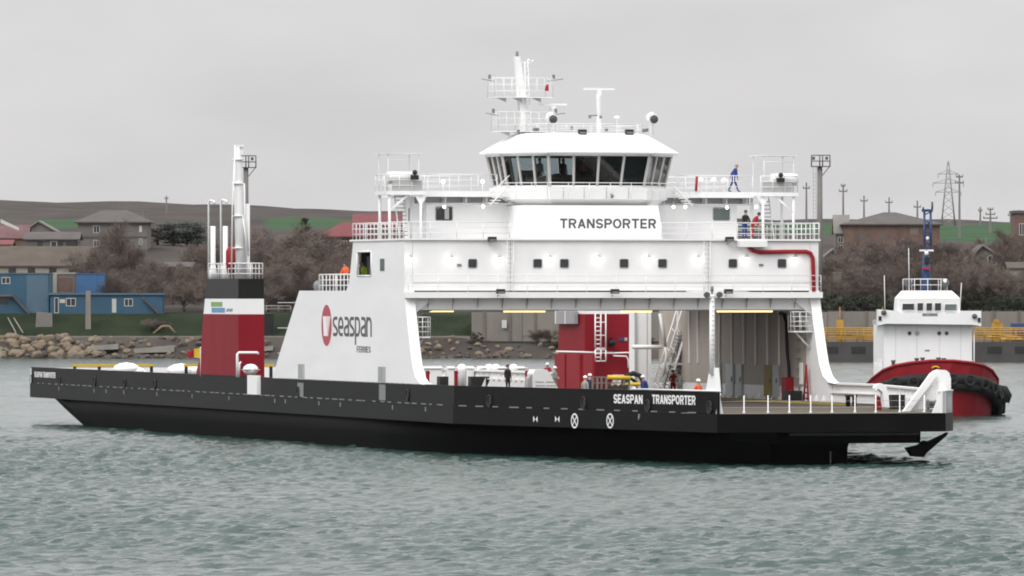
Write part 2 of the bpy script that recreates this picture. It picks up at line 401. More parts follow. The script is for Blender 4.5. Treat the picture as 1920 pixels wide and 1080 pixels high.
t.links.new(at2.outputs['Fac'], gras.inputs['Factor']); t.links.new(gras0.outputs[0], gras.inputs['A']); t.links.new(fld.outputs[0], gras.inputs['B'])
mxn = t.nodes.new('ShaderNodeMix'); mxn.data_type = 'RGBA'
nadd = t.nodes.new('ShaderNodeMath'); nadd.operation = 'MULTIPLY_ADD'; nn = noise(.35, 5)
t.links.new(nn.outputs['Fac'], nadd.inputs[0]); nadd.inputs[1].default_value = .9
sub = t.nodes.new('ShaderNodeMath'); sub.operation = 'SUBTRACT'; t.links.new(at.outputs['Fac'], sub.inputs[0]); sub.inputs[1].default_value = .4
t.links.new(sub.outputs[0], nadd.inputs[2])
cl = t.nodes.new('ShaderNodeMapRange'); cl.inputs['From Min'].default_value = .35; cl.inputs['From Max'].default_value = .65; t.links.new(nadd.outputs[0], cl.inputs['Value'])
t.links.new(cl.outputs[0], mxn.inputs['Factor']); t.links.new(soil.outputs[0], mxn.inputs['A']); t.links.new(gras.outputs['Result'], mxn.inputs['B']); t.links.new(mxn.outputs['Result'], b.inputs['Base Color'])
gx = np.concatenate([np.linspace(-690, -110, 60), np.arange(-108, 108, 1.0), np.linspace(110, 690, 60)])
gy = np.concatenate([np.arange(1042, 1100, .8), np.arange(1100, 1400, 4), np.arange(1400, 2560, 14), [2700, 3000, 3500, 4200]])
GX, GY = np.meshgrid(gx, gy); GZ = ground_z(GX, GY)
land = grid_mesh('terrain', gx, gy, GZ.astype(np.float32), gm); tag(land, None, None, kind='structure')
px = GX * FP / GY + 960
gr = np.zeros_like(GX)
bank = smooth(1064, 1068, GY) * (1 - smooth(1088, 1100, GY)); gr = np.maximum(gr, bank * np.where(GX < XSPLIT, 1.0, .65))
def patchmask(x0, x1, y0, y1, v):
    return v * smooth(x0 - 30, x0 + 30, px) * (1 - smooth(x1 - 30, x1 + 30, px)) * smooth(y0 - 50, y0 + 50, GY) * (1 - smooth(y1 - 50, y1 + 50, GY))
for a in [(70, 150, 1500, 1800, .9), (160, 420, 1640, 1760, .45), (500, 760, 1560, 1760, .95), (-400, 60, 1750, 1900, .35), (1380, 1560, 1500, 1760, .9), (1690, 1900, 1400, 1760, 1.0), (1900, 2300, 1400, 1700, .8), (760, 1380, 1500, 1800, .8)]:
    gr = np.maximum(gr, patchmask(*a))
a2 = land.data.attributes.new('field', 'FLOAT', 'POINT'); a2.data.foreach_set('value', (GY > 1350).astype(np.float32).ravel())
att = land.data.attributes.new('grass', 'FLOAT', 'POINT'); att.data.foreach_set('value', gr.astype(np.float32).ravel())

# the misty air
hz = MB().box(-720, 720, -80, 4250, -4.2, 62).build('haze', [bpy.data.materials.new('mist')]); tag(hz, None, None, kind='stuff')
hm = hz.data.materials[0]; hm.use_nodes = True; t = hm.node_tree; t.nodes.clear()
o_ = t.nodes.new('ShaderNodeOutputMaterial'); pv = t.nodes.new('ShaderNodeVolumePrincipled'); pv.inputs['Color'].default_value = (.95, .95, .97, 1); pv.inputs['Density'].default_value = .000011
pv.inputs['Anisotropy'].default_value = .2
t.links.new(pv.outputs[0], o_.inputs['Volume'])

# ------------------------------------------------------------------ the ferry
FO = Vector((6.05, 430.7, 0)); FA = R(16.35); fca, fsa = math.cos(FA), math.sin(FA)
ferry = thing('ferry', 'long white and black vehicle ferry with an open arch under its bridge house', 'ferry', FO, FA)
def l2w(v, u, z): return Vector((FO.x + v * fca - u * fsa, FO.y + v * fsa + u * fca, z))
CLv = (0 - FO.x) * fca + (0 - FO.y) * fsa; CLu = -(0 - FO.x) * fsa + (0 - FO.y) * fca
def fray(x, y):
    d = ((x - 960) / FP, 1, (HY - y) / FP); return d[0] * fca + d[1] * fsa, -d[0] * fsa + d[1] * fca, d[2]
# where a sight line meets a plane of the ship: a transverse one (u), a lengthwise one (v) or a deck (z); u runs aft, v to starboard
def FU(x, y, u): a, b_, c = fray(x, y); k = (u - CLu) / b_; return Vector((CLv + k * a, u, HC + k * c))
def FV(x, y, v): a, b_, c = fray(x, y); k = (v - CLv) / a; return Vector((v, CLu + k * b_, HC + k * c))
def FZ(x, y, z): a, b_, c = fray(x, y); k = (z - HC) / c; return Vector((CLv + k * a, CLu + k * b_, z))
def P(mb, name, mats, parent=None, label=None): return mb.build(name, mats, parent or ferry, label)

CP, EP = Vector((-13, -10.7)), Vector((-6.9, -41.4))
ES, CH, CS = Vector((6.2, -41.4)), Vector((7.35, -39.4)), Vector((13, -10.7))
ST, SS = Vector((-13, 102)), Vector((13, 102))
outline = [ST, CP, EP, ES, CH, CS, SS]
DZ = 2.86; BZ = 4.0

# lower hull, lofted from cross sections, with the raked stern and the wedge of the bow
def keel(u): return float(np.interp(u, [60, 76, 80, 85, 88, 92, 95.5], [-1.6, -1.6, -1.0, -.05, .45, 1.2, 1.82]))
rings = []; HS = []
for (u, h) in [(95.5, (12.6,) * 4), (92, (12.75, 12.7, 12.6, 12.4)), (88, (12.85, 12.8, 12.7, 12.5)), (85, (12.9, 12.85, 12.8, 12.5)), (80, (12.9, 12.9, 12.8, 12.5)), (74, (12.9, 12.9, 12.8, 12.6)), (30, (12.9, 12.9, 12.85, 12.6)), (10, (12.9, 12.9, 12.8, 12.5)), (0, (12.6, 12.5, 12.3, 12.0)), (-8, (11.0, 10.8, 10.6, 10.3)), (-16, (8.6, 8.3, 8.1, 7.9)), (-26, (5.7, 5.4, 5.2, 5.0)), (-33, (3.7, 3.4, 3.2, 3.0)), (-36.5, (2.5, 2.25, 2.2, 2.0))]:
    HS.append((u, h))
us = [95.5, 92, 88, 85, 80, 74, 50, 30, 20] + [14 - 2 * i for i in range(26)] + [-36.5]; hu_ = [a for a, b in HS][::-1]
for u in us:
    h = [sum(float(np.interp(u + o, hu_, [b[k] for a, b in HS][::-1])) for o in ((-4, 0, 4) if -33 < u < 25 else (0,))) / (3 if -33 < u < 25 else 1) for k in range(4)]
    zb = keel(u) if u > 60 else -1.6; zs = [max(z, zb) for z in (1.86, .9, 0, -1.6)]
    rings.append([(-h[k], u, zs[k]) for k in range(4)] + [(h[k], u, zs[k]) for k in (3, 2, 1, 0)])
P(MB().loft(rings, smooth=True), 'lower_hull', 'hull_black')
mb = MB().prism([(p.x, p.y, 1.85) for p in outline], (0, 0, .995)); P(mb, 'hull_band', 'band_black')
# fender box under the bow platform, set back from the band
mb = MB().prism([(-3.6, -30, 1.22), (-3.2, -40.7, 1.22), (FU(1726, 830, -40.7).x, -40.7, 1.22), (4.6, -30, 1.22)], (0, 0, .625)); P(mb, 'bow_fender_box', 'hull_black')
a_, b_ = FU(1480, 813, -40.73), FU(1722, 813, -40.73)
P(MB().box(a_.x, b_.x, -40.78, -40.71, 1.66, 1.80), 'bow_highlight_strip', 'dark_steel')  # greyer strip paints the highlight along the ledge
q = [FU(x, y, -40.6) for x, y in [(1779, 811), (1774, 818), (1737, 850), (1733, 857), (1712, 856), (1701, 840), (1726, 834), (1735, 826), (1742, 829)]]
P(MB().prism(q, (0, .5, 0)), 'bow_bracket', 'hull_black')
# deck plating
ins = [Vector((-12.8, 101.8)), Vector((-12.8, -10.6)), Vector((-6.75, -41.2)), Vector((6.1, -41.2)), Vector((7.15, -39.4)), Vector((12.8, -10.6)), Vector((12.8, 101.8))]
P(MB().prism([(p.x, p.y, 2.80) for p in ins], (0, 0, .062)), 'deck', 'deck')
mb = MB()
for v in (-9.2, 9.6): mb.box(v - .07, v + .07, -24, 60, 2.863, 2.868)
P(mb, 'deck_lane_line', 'dull_yellow')
# grooves of the hinged bow ramp joint
mb = MB()
for u in (-38.6, -35.2, -31.5, -27.8, -24): mb.box(-8.0, 8.0 if u > -36 else 6.8, u - .10, u + .10, 2.862, 2.90)
P(mb, 'deck_ridge', 'worn_plate')
a_ = FZ(1338, 747, 2.95)
P(MB().box(9.6, 9.8, -16, 30, 2.87, 2.97), 'deck_kerb', 'dull_yellow')
P(MB().box(-6.6, 5.9, -41.1, -39.6, 2.864, 2.872), 'worn_edge_plate', 'worn_plate')

# bulwarks: black outside, white inside with stiffeners
def inward(p, q): d = (q - p).normalized(); return Vector((d.y, -d.x)) * -1
def wall(mb, p, q, z0, z1, d0, d1):
    n = inward(p, q); mb.prism([(*(p + n * d0), z0), (*(q + n * d0), z0), (*(q + n * d1), z0), (*(p + n * d1), z0)], (0, 0, z1 - z0))
def port_wall(path, name, m, z0, z1, d0, d1):
    mb = MB()
    for p, q in path: wall(mb, p, q, z0, z1, d0, d1)
    return P(mb, name, m)
port_wall([(ST, CP), (CP, EP)], 'bulwark', 'band_black', DZ, BZ, .07, .17)
port_wall([(CH, CS), (CS, SS)], 'bulwark', 'band_black', DZ, BZ, .07, .17)
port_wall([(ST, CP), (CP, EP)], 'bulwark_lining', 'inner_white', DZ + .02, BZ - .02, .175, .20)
port_wall([(CH, CS), (CS, SS)], 'bulwark_lining', 'bright_white', DZ + .02, BZ + .02, .175, .20)
port_wall([(SS, ST)], 'stern_bulwark', 'bright_white', DZ, 3.98, .1, .2)
mb = MB()
for (p, q) in [(CH, CS), (CS, SS)]:
    L = (q - p).length; n = int(L / 1.35); nr = inward(p, q); d = (q - p).normalized()
    for i in range(1, n):
        c = p + d * (i * L / n)
        if -3 > c.y > -14: continue
        mb.prism([(*(c + nr * .2), DZ + .04), (*(c + nr * .75), DZ + .04), (*(c + nr * .28), BZ - .1), (*(c + nr * .2), BZ - .1)], (d.x * .05, d.y * .05, 0))
    wall(mb, p, q, BZ - .05, BZ + .06, .02, .42)
    wall(mb, p, q, 3.42, 3.48, .2, .36)
P(mb, 'bulwark_stiffeners', 'bright_white')
# capping on the port bulwark
mb = MB()
for p, q in [(ST, CP), (CP, EP)]: wall(mb, p, q, BZ, BZ + .05, .04, .3)
P(mb, 'bulwark_cap', 'band_black')
mb = MB()
for i in range(60):
    u = 100 - i * 1.85 + random.uniform(-.3, .3); L = random.uniform(.5, 1.4)
    if u - L > -9: mb.box(-12.935, -12.90, u, u - L, DZ + .006, DZ + .075)
dd = (EP - CP).normalized(); nn_ = inward(CP, EP)
for i in range(14):
    p = CP + dd * (i * 2.1 + .6); q_ = p + dd * random.uniform(.6, 1.5); wall(mb, p, q_, DZ + .006, DZ + .075, .06, .1)
P(mb, 'drain_slots', 'mid_grey')
def side_pt(x, y):      # a point on the outer face of the port bulwark
    p = FV(x, y, -12.93)
    if p.y > -10.7: return p, Vector((0, -1, 0)), Vector((-1, 0, 0))
    a, b2, c = fray(x, y); n = -nn_; pl = CP + nn_ * .07
    k = ((pl.x - CLv) * n.x + (pl.y - CLu) * n.y) / (a * n.x + b2 * n.y)
    return Vector((CLv + k * a, CLu + k * b2, HC + k * c)), Vector((dd.x, dd.y, 0)), Vector((n.x, n.y, 0))
for (x, y) in [(59, 712), (112, 714), (178, 715), (234, 719), (291, 721), (560, 735), (765, 741), (918, 752), (1095, 755), (1215, 761), (1331, 764)]:
    p, xd, nr = side_pt(x, y); f = MB()
    ring = [p + xd * math.cos(i * math.pi / 8) * .30 + Vector((0, 0, math.sin(i * math.pi / 8) * .36)) for i in range(16)]
    f.prism([q - nr * .05 for q in ring], nr * .075); o = P(f, 'mooring_chock', 'black')
    f = MB(); k = 16; r2 = [p + xd * math.cos(i * math.pi / 8) * .26 + Vector((0, 0, math.sin(i * math.pi / 8) * .33)) + nr * .03 for i in range(17)]
    f.tube(r2, .05, 5); P(f, 'chock_ring', 'black', o)
# pale patches of the boarding recesses in band and wall
for x0, x1, y0, y1 in [(558, 569, 718, 744), (711, 723, 721, 750)]:
    p, xd, nr = side_pt(x0, y1); q2, _, _ = side_pt(x1, y0); L = (q2 - p).to_2d().length
    f = MB(); f.prism([p, p + xd * L, p + xd * L + Vector((0, 0, q2.z - p.z)), p + Vector((0, 0, q2.z - p.z))], nr * .012); P(f, 'boarding_step', 'mid_grey')

for x in (112, 178, 201, 234, 296, 362, 431, 517, 537, 600, 640, 738, 800, 868, 935):
    p, xd, nr = side_pt(x, 700 + 0); z = 2.62; v = -13.004 if p.y > -10.7 else None
    if v: f = MB().box(v, v + .02, p.y - .12, p.y + .12, z - .16, z + .10); P(f, 'frame_tick', 'mid_grey')
# writing and marks on the hull
p, xd, nr = side_pt(65, 707); e2, _, _ = side_pt(104, 707)
sign_letters('hull_name', 'SEASPAN TRANSPORTER', 'text_white', ferry, p + nr * .002, xd, (0, 0, 1), (e2 - p).to_2d().length, .40, t=.17)
for body, x0, x1 in [('SEASPAN', 1151, 1205), ('TRANSPORTER', 1223, 1304)]:
    p, xd, nr = side_pt(x0, 756 if body == 'SEASPAN' else 757); e2, _, _ = side_pt(x1, 757)
    sign_letters('hull_name', body, 'text_white', ferry, p + nr * .002, xd, (0, 0, 1), (e2 - p).to_2d().length, .50, t=.19)
def band_pt(x, y):
    a, b2, c = fray(x, y); n = -nn_; k = ((CP.x - CLv) * n.x + (CP.y - CLu) * n.y) / (a * n.x + b2 * n.y)
    return Vector((CLv + k * a, CLu + k * b2, HC + k * c)), Vector((dd.x, dd.y, 0)), Vector((n.x, n.y, 0))
for x in (1077.5, 1144):
    p, xd, nr = band_pt(x, 789); f = MB(); r_ = .42
    pts = [p + xd * math.cos(i * math.pi / 14) * r_ + Vector((0, 0, math.sin(i * math.pi / 14) * r_)) for i in range(28)]
    p2 = [p + (q - p) * .80 for q in pts]
    for i in range(28): j = (i + 1) % 28; f.prism([pts[i], pts[j], p2[j], p2[i]], nr * .012)
    for s in (1, -1):
        d1 = (xd + Vector((0, 0, s))).normalized(); d2 = d1.cross(nr).normalized() * .035; L = r_ * .82
        f.prism([p - d1 * L - d2 + nr * .001 * (2 + s), p + d1 * L - d2 + nr * .001 * (2 + s), p + d1 * L + d2 + nr * .001 * (2 + s), p - d1 * L + d2 + nr * .001 * (2 + s)], nr * .012)
    P(f, 'thruster_mark', 'text_white', label='white circle with a cross')
for x in (1004, 1045):
    p, xd, nr = band_pt(x, 786); f = MB()
    for s in (1, -1): f.prism([p + xd * s * .05, p + xd * s * .25 + Vector((0, 0, .17)), p + xd * s * .25 - Vector((0, 0, .17))], nr * .012)
    P(f, 'tug_push_mark', 'text_white', label='pair of facing white triangles')
p, xd, nr = band_pt(1197, 787); lettering('frame_mark', 'F', 'pale_grey', ferry, p, xd, (0, 0, 1), .2, .3)
f = MB()
for i in range(6):
    q_ = FU(1557, 848 + i * 4.6, -36.53); f.box(q_.x - .03, q_.x + .03, -36.58, -36.5, q_.z - .045, q_.z + .045)
P(f, 'draught_mark', 'pale_grey')

# side walls: long raked plates standing on the bulwark, with a tower part beside the house
WT = .5
def side_profile():
    p = [(510, 706), (520, 673), (560, 545), (648, 545)]
    return [(FV(x, y, -13).y, FV(x, y, -13).z) for x, y in p]
prof = side_profile(); ZT = 12.55; ZS = prof[3][1]
front = [(-4.6, BZ), (-3.4, 4.10), (-2.5, 4.45), (-1.85, 5.1), (-1.35, 6.1), (-.85, 7.3), (-.4, 8.4), (-.1, 9.2), (0, ZS)]
tow = [(FV(x, y, -13).y, FV(x, y, -13).z) for x, y in [(648, 545), (653, 530), (656, 505), (659, 475), (661, 450)]]
ho = [(FV(669, 494, -13).y), (FV(695, 494, -13).y)]; hz0, hz1 = FV(682, 517, -13).z, FV(682, 472, -13).z
for s in (-1, 1):
    v0 = -12.96 * -s if s > 0 else -12.96; v0 = s * 12.96; off = (-s * WT, 0, 0); thin = (-s * .10, 0, 0)
    mb = MB(); mb.prism([(v0, u, z) for u, z in [(prof[0][0], BZ)] + [prof[1], prof[2]] + [(tow[0][0], ZS)] + front[::-1]], off)
    u0, u1 = ho[1] + 0, ho[0]   # forward and aft edge of the opening
    tw = [(tow[0][0], ZS)] + tow[1:4] + [(tow[4][0], ZT)]
    mb.prism([(v0, u, z) for u, z in tw + [(u1, ZT), (u1, ZS)]], thin)
    mb.prism([(v0, u, z) for u, z in [(u1, ZS), (u1, hz0), (u0, hz0), (u0, ZS)]], thin)
    mb.prism([(v0, u, z) for u, z in [(u1, hz1), (u1, ZT), (u0, ZT), (u0, hz1)]], thin)
    mb.prism([(v0, u, z) for u, z in [(u0, ZS), (u0, ZT), (0, ZT), (0, ZS)]], off)
    side = P(mb, 'side_wall', 'plated_white')
    mb = MB().box(s * 12.78, s * 12.458, -3.2, prof[0][0] - .3, DZ + .02, BZ - .002); P(mb, 'side_wall_foot', 'plated_white', side)
    mb = MB()
    for k in range(len(front) - 1):     # bright flange on the leading edge
        (ua, za), (ub, zb_) = front[k], front[k + 1]
        mb.prism([(s * 12.99, ua - .06, za), (s * 12.99, ub - .06, zb_), (s * 12.99, ub - .004, zb_), (s * 12.99, ua - .004, za)], (-s * .62, 0, 0))
    P(mb, 'wall_flange', 'bright_white', side)
    if s < 0: port_side = side
    else: star_side = side
for z in (5.6, 7.2, 8.8):
    P(MB().box(-12.964, -12.955, .2, 30, z, z + .035), 'plate_seam', 'rail_white', port_side)
# opening trim and inner corridor details on the port tower
f = MB(); zz = [(ho[0], hz0), (ho[0], hz1), (ho[1], hz1), (ho[1], hz0)]
for k in range(4):
    a, b2 = zz[k], zz[(k + 1) % 4]; f.tube([(-12.97, *a), (-12.97, *b2)], .05, 5)
P(f, 'opening_trim', 'bright_white', port_side)
q0, q1 = FV(713, 508, -12.96), FV(721, 485, -12.96)
P(MB().box(-12.985, -12.95, q0.y, q1.y, q0.z, q1.z), 'side_window', 'window_grey', port_side)
for x0, x1, y0, y1 in [(559, 571, 683, 709), (709, 723, 688, 716)]:
    a, b2 = FV(x0, y1, -12.96), FV(x1, y0, -12.96); f = MB().box(-12.972, -12.94, a.y, b2.y, max(a.z, 4.08), b2.z)
    o = P(f, 'recess_shade_panel', 'louver_grey', port_side)  # flat grey panel, the recess's shade is in its colour
    f = MB().box(-12.99, -12.95, a.y - (a.y - b2.y) * .72, b2.y, max(a.z, 4.08) + .02, b2.z - .02); P(f, 'recess_lit_strip', 'pale_grey', o)  # paler strip paints the lit jamb of the recess
# round logo and company writing on the port wall
c0, c1 = FV(603, 610, -12.96), FV(622, 610, -12.96); cu_, ru = (c0.y + c1.y) / 2, abs(c0.y - c1.y) / 2; cz = FV(612.5, 610, -13).z; rz_ = 38 / FP * (434 + 17)
f = MB(); f.prism([(-12.962, cu_ + math.cos(i * math.pi / 20) * ru, cz + math.sin(i * math.pi / 20) * rz_) for i in range(40)], (-.012, 0, 0)); logo = P(f, 'round_logo', 'logo_red', port_side)
f = MB()
def lp(a, b2): return (-12.976, cu_ - a * ru, cz + b2 * rz_)
f.prism([lp(-.68, .44), lp(.02, .44), lp(.22, -.52), lp(-.52, -.52)], (-.008, 0, 0)); f.prism([lp(.14, .44), lp(.50, .44), lp(.36, -.52), lp(.30, -.52)], (-.008, 0, 0)); f.prism([lp(.60, .44), lp(.80, .44), lp(.58, -.06), lp(.52, -.3)], (-.008, 0, 0))
P(f, 'logo_strokes', 'text_white', logo)
p0, p1 = FV(624, 643, -12.965), FV(697, 643, -12.965)
sign_letters('company_name', 'seaspan', 'text_dark', port_side, (-12.962, p0.y, FV(660, 631, -13).z), (0, -1, 0), (0, 0, 1), p0.y - p1.y, (631 - 594) / FP * 441, t=.16, gap=.05)
p0, p1 = FV(669, 661, -12.965), FV(695, 661, -12.965)
sign_letters('company_name', 'FERRIES', 'text_dark', port_side, (-12.962, p0.y, FV(682, 661, -13).z), (0, -1, 0), (0, 0, 1), p0.y - p1.y, 11.5 / FP * 440, t=.16)

P(MB().box(-11.16, -11.11, .4, 11.9, ZS, ZT - .07), 'corridor_shade_sheet', 'mid_grey', port_side)  # dark sheet, shade of the corridor put into colour
P(MB().box(-12.44, -11.17, 11.7, 11.85, ZS, ZT - .07), 'corridor_bulkhead', 'floor_dark', port_side); P(MB().box(-12.1, -11.75, 11.66, 11.695, ZS + .3, ZS + 2.1), 'corridor_door', 'pale_grey', port_side)  # end wall painted dark for the shade inside the corridor
# shoulder deck and its railing behind each wall, roof deck over the vehicle deck
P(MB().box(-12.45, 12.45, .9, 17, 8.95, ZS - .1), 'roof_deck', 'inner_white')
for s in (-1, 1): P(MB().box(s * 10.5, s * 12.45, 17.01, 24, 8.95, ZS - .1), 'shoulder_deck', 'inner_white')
for s in (-1, 1):
    f = MB(); a = FV(650, 545, -13).y; b2 = FV(590, 545, -13).y
    railing(f, [(s * 12.7, a, ZS), (s * 12.7, b2, ZS), (s * 10.6, b2, ZS)], 1.0, 3, .9, .035); P(f, 'shoulder_railing', 'rail_white')
f = MB(); a = FV(602, 545, -12.5).y; f.torus((-12.5, a, ZS + .5), .42, .08, (1, 0, 0), 10, 5); f.ball((-12.4, a + 1, ZS + .3), .35); P(f, 'hose_reel', 'mid_grey')

# accommodation block: front wall, deck edges, ledge with walkway, beam
ZB0, ZB1 = 9.45, 12.6
f = MB().box(-12.44, 12.44, 0.02, .3, ZS + .0, ZT - .02); P(f, 'front_wall', 'white_paint')
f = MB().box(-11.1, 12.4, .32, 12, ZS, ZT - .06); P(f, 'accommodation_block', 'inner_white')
P(MB().box(-13.05, 13.05, -.14, 12.2, 12.552, 12.66), 'bridge_deck_edge', 'bright_white')
P(MB().box(-13.0, 13.0, -.70, -.005, 9.12, 9.47), 'walkway_ledge', 'bright_white')
f = MB().box(-12.44, 12.44, .12, .30, 8.42, 9.115)
P(f, 'arch_beam', 'bright_white')
f = MB()
for i in range(16): v = -11.5 + i * 1.53; f = MB().prism([(v, .115, 8.46), (v, .115, 9.1), (v, -.25, 9.1)], (.025, 0, 0)); P(f, 'beam_bracket', 'pale_grey')
P(MB().box(-12.4, 12.4, .1, .32, 8.36, 8.415), 'beam_flange', 'mid_grey')
for s in (-1, 1):
    f = MB().prism([(s * 12.44, -.1, 9.1), (s * 11.2, -.1, 9.1), (s * 12.44, -.1, 8.1)], (0, .3, 0)); P(f, 'corner_gusset', 'bright_white')
    f = MB().prism([(s * 12.44, .64, 8.42), (s * 10.9, .64, 8.42), (s * 11.9, .64, 8.05), (s * 12.44, .64, 7.2)], (0, 1.0, 0)); P(f, 'inner_gusset', 'inner_white')
f = MB(); railing(f, [(-12.9, -.65, 9.47), (12.9, -.65, 9.47)], 1.0, 3, 1.9, .02); P(f, 'walkway_railing', 'rail_white')
f = MB(); pt = [(-13.0, .05, 12.66), (-13.0, -.08, 12.66), (FU(955, 450, -.08).x, -.08, 12.66)]; railing(f, pt, .97, 3, 1.6, .024); P(f, 'deck_railing', 'rail_white'); f = MB()
pt = [(FU(1240, 450, -.08).x, -.08, 12.66), (12.6, -.08, 12.66)]; railing(f, pt, .97, 3, 1.6, .024); P(f, 'deck_railing', 'rail_white')
for s in (-1, 1):
    f = MB(); railing(f, [(s * 13.0, 0, 12.66), (s * 13.0, 11.6, 12.66), (s * 9, 11.6, 12.66)], .97, 3, .85, .03); P(f, 'deck_railing', 'rail_white')
# seams between the hull plates of the front
f = MB()
for x in (957, 1328): v = FU(x, 500, 0).x; f.box(v - .015, v + .015, -.004, .02, ZS + .02, ZT - .05)
f.box(-12.4, 12.4, -.004, .02, 10.02, 10.045); P(f, 'plate_seam', 'pale_grey')
# small square windows, each with frame
def window(x0, x1, y0, y1, u, parent=None, gl='window_dark', name='window', fr=.05):
    a, b2 = FU(x0, y1, u), FU(x1, y0, u); f = MB(); r_ = .09
    def rr(x0_, x1_, z0, z1, r):
        pts = []
        for cx, cz_, a0 in ((x1_ - r, z0 + r, -90), (x1_ - r, z1 - r, 0), (x0_ + r, z1 - r, 90), (x0_ + r, z0 + r, 180)):
            for k in range(4): t_ = R(a0 + k * 30); pts.append((cx + math.cos(t_) * r, cz_ + math.sin(t_) * r))
        return pts
    f.prism([(x, u - .02, z) for x, z in rr(a.x, b2.x, a.z, b2.z, r_)], (0, .03, 0)); o = P(f, name, gl, parent)
    f = MB(); pts = rr(a.x - .01, b2.x + .01, a.z - .01, b2.z + .01, r_); f.tube([(x, u - .02, z) for x, z in pts + pts[:1]], .025, 4); P(f, 'window_frame', 'pale_grey', o)
    return o
for x in (886, 1008, 1058, 1170, 1242, 1374, 1466): window(x - 8, x + 8, 486, 502, .02)
for x in (861, 1427): a = FU(x, 497, 0); P(MB().box(a.x - .13, a.x + .13, -.03, .02, a.z - .07, a.z + .07), 'small_plate', 'mid_grey')
def wall_lamp(x, y, u, glow=True):
    a = FU(x, y, u); f = MB().box(a.x - .02, a.x + .12, u - .22, u + .0, a.z + .10, a.z + .15); f.tube([(a.x + .02, u, a.z + .22), (a.x + .06, u - .2, a.z + .12)], .02, 5); o = P(f, 'wall_lamp', 'mid_grey')
    f = MB().ball((a.x, u - .18, a.z + .03), .085, 8); P(f, 'lamp_bulb', 'lamp_glow', o)
    ld = bpy.data.lights.new('lamp_light', 'POINT'); ld.energy = 4.5; ld.shadow_soft_size = .1; ld.color = (1, .97, .92)
    lo = bpy.data.objects.new('lamp_light', ld); COL.objects.link(lo); lo.parent = o; lo.location = (a.x, u - .34, a.z - .02)
for x in (768, 845, 935, 1030, 1122, 1215, 1308, 1398, 1490): wall_lamp(x, 486, .02)
def floodlight(x, y, u, s=1.0, name='floodlight'):
    a = FU(x, y, u); f = MB().box(a.x - .24 * s, a.x + .24 * s, u - .35 * s, u - .05, a.z - .12 * s, a.z + .16 * s); o = P(f, name, 'black')
    f = MB().box(a.x - .2 * s, a.x + .2 * s, u - .36 * s, u - .34 * s, a.z - .09 * s, a.z + .02); P(f, 'floodlight_glass', 'mid_grey', o)
    f = MB().tube([(a.x - .1, u - .1, a.z - .2), (a.x - .1, u + .15, a.z - .28)], .03, 5); P(f, 'lamp_bracket', 'pale_grey', o)
for x, y, u in [(921, 449, -.2), (1366, 449, -.2), (937, 547, -1.0), (1151, 547, -1.0), (1364, 547, -1.0)]: floodlight(x, y, u)
# red fire main, small balcony box, wall ladders
pth = [FU(x, y, -.12) for x, y in [(1404, 463), (1412, 470), (1424, 473), (1470, 472), (1512, 472), (1520, 475), (1524, 484), (1525, 510), (1526, 546)]]
P(MB().tube(pth, .13, 8), 'fire_main', 'deck_red')
a, b2 = FU(1386, 463, -.5), FU(1438, 453, -.5); P(MB().box(a.x, b2.x, -.6, -.0, a.z, 12.55), 'balcony_box', 'bright_white')
def ladder(p, q, wd, rungs, name='ladder', m='rail_white', r=.03, xd=Vector((1, 0, 0)), parent=None):
    p, q = Vector(p), Vector(q); f = MB()
    for s in (-1, 1): f.tube([p + xd * s * wd / 2, q + xd * s * wd / 2], r, 5)
    for i in range(rungs): c = p.lerp(q, (i + .5) / rungs); f.tube([c - xd * wd / 2, c + xd * wd / 2], r * .8, 4)
    return P(f, name, m, parent)
for x in (957, 1326): a = FU(x, 545, -.1); ladder((a.x, -.1, 9.5), (a.x, -.1, 12.55), .4, 11, r=.02)

# deckhouse under the bridge
ZD, ZW = 12.66, 15.2
house = P(MB().box(-9.85, 9.85, 6.3, 11.6, ZD, ZW), 'deckhouse', 'white_paint')
a0, a1 = FU(1000, 400, 3.0).x, FU(1236, 430, 3.0).x
hb = MB().prism([(a0, 3.0, ZD), (a0, 6.3, ZD), (a1 + .25, 6.3, ZD), (a1 + .25, 3.0, ZD), ], (0, 0, 1.3))
hb = MB().loft([[(-4.75, 3.0, ZD), (a1 + .22, 3.0, ZD), (a1 + .22, 6.3, ZD), (-4.75, 6.3, ZD)], [(-4.75, 3.0, 14.7), (a1 - .05, 3.0, 14.7), (a1 - .05, 6.3, 14.7), (-4.75, 6.3, 14.7)]])
P(hb, 'name_board', 'bright_white')
p0, p1 = FU(1050, 428, 3.0), FU(1230, 410.5, 3.0)
sign_letters('ship_name', 'TRANSPORTER', 'text_dark', ferry, (p0.x, 2.998, p0.z), (1, 0, 0), (0, 0, 1), p1.x - p0.x, p1.z - p0.z, t=.19)
window(817, 848, 388, 413, 6.3, house, 'window_dark', 'deckhouse_window'); window(1337, 1368, 390, 413, 6.3, house, 'window_grey', 'deckhouse_window')
a = FU(838, 400, 6.3); P(MB().box(a.x - .15, a.x + .12, 6.27, 6.29, a.z - .35, a.z + .35), 'window_blind', 'pale_grey', house)
for x in (769, 790):
    a = FV(x, 402, -9.85); P(MB().box(-9.88, -9.84, a.y - .3, a.y + .3, a.z - .42, a.z + .38), 'side_window', 'window_dark', house)
for x, y in [(833, 388), (906, 387), (985, 388), (1263, 388), (1285, 388), (1363, 389), (1418, 388)]:
    a = FU(x, y, 5.6); f = MB().ball((a.x, 5.6, a.z), .095, 8); o = P(f, 'deck_lamp', 'lamp_glow')
    P(MB().tube([(a.x, 5.6, a.z + .08), (a.x, 5.65, 15.0)], .025, 5), 'lamp_stem', 'rail_white', o)
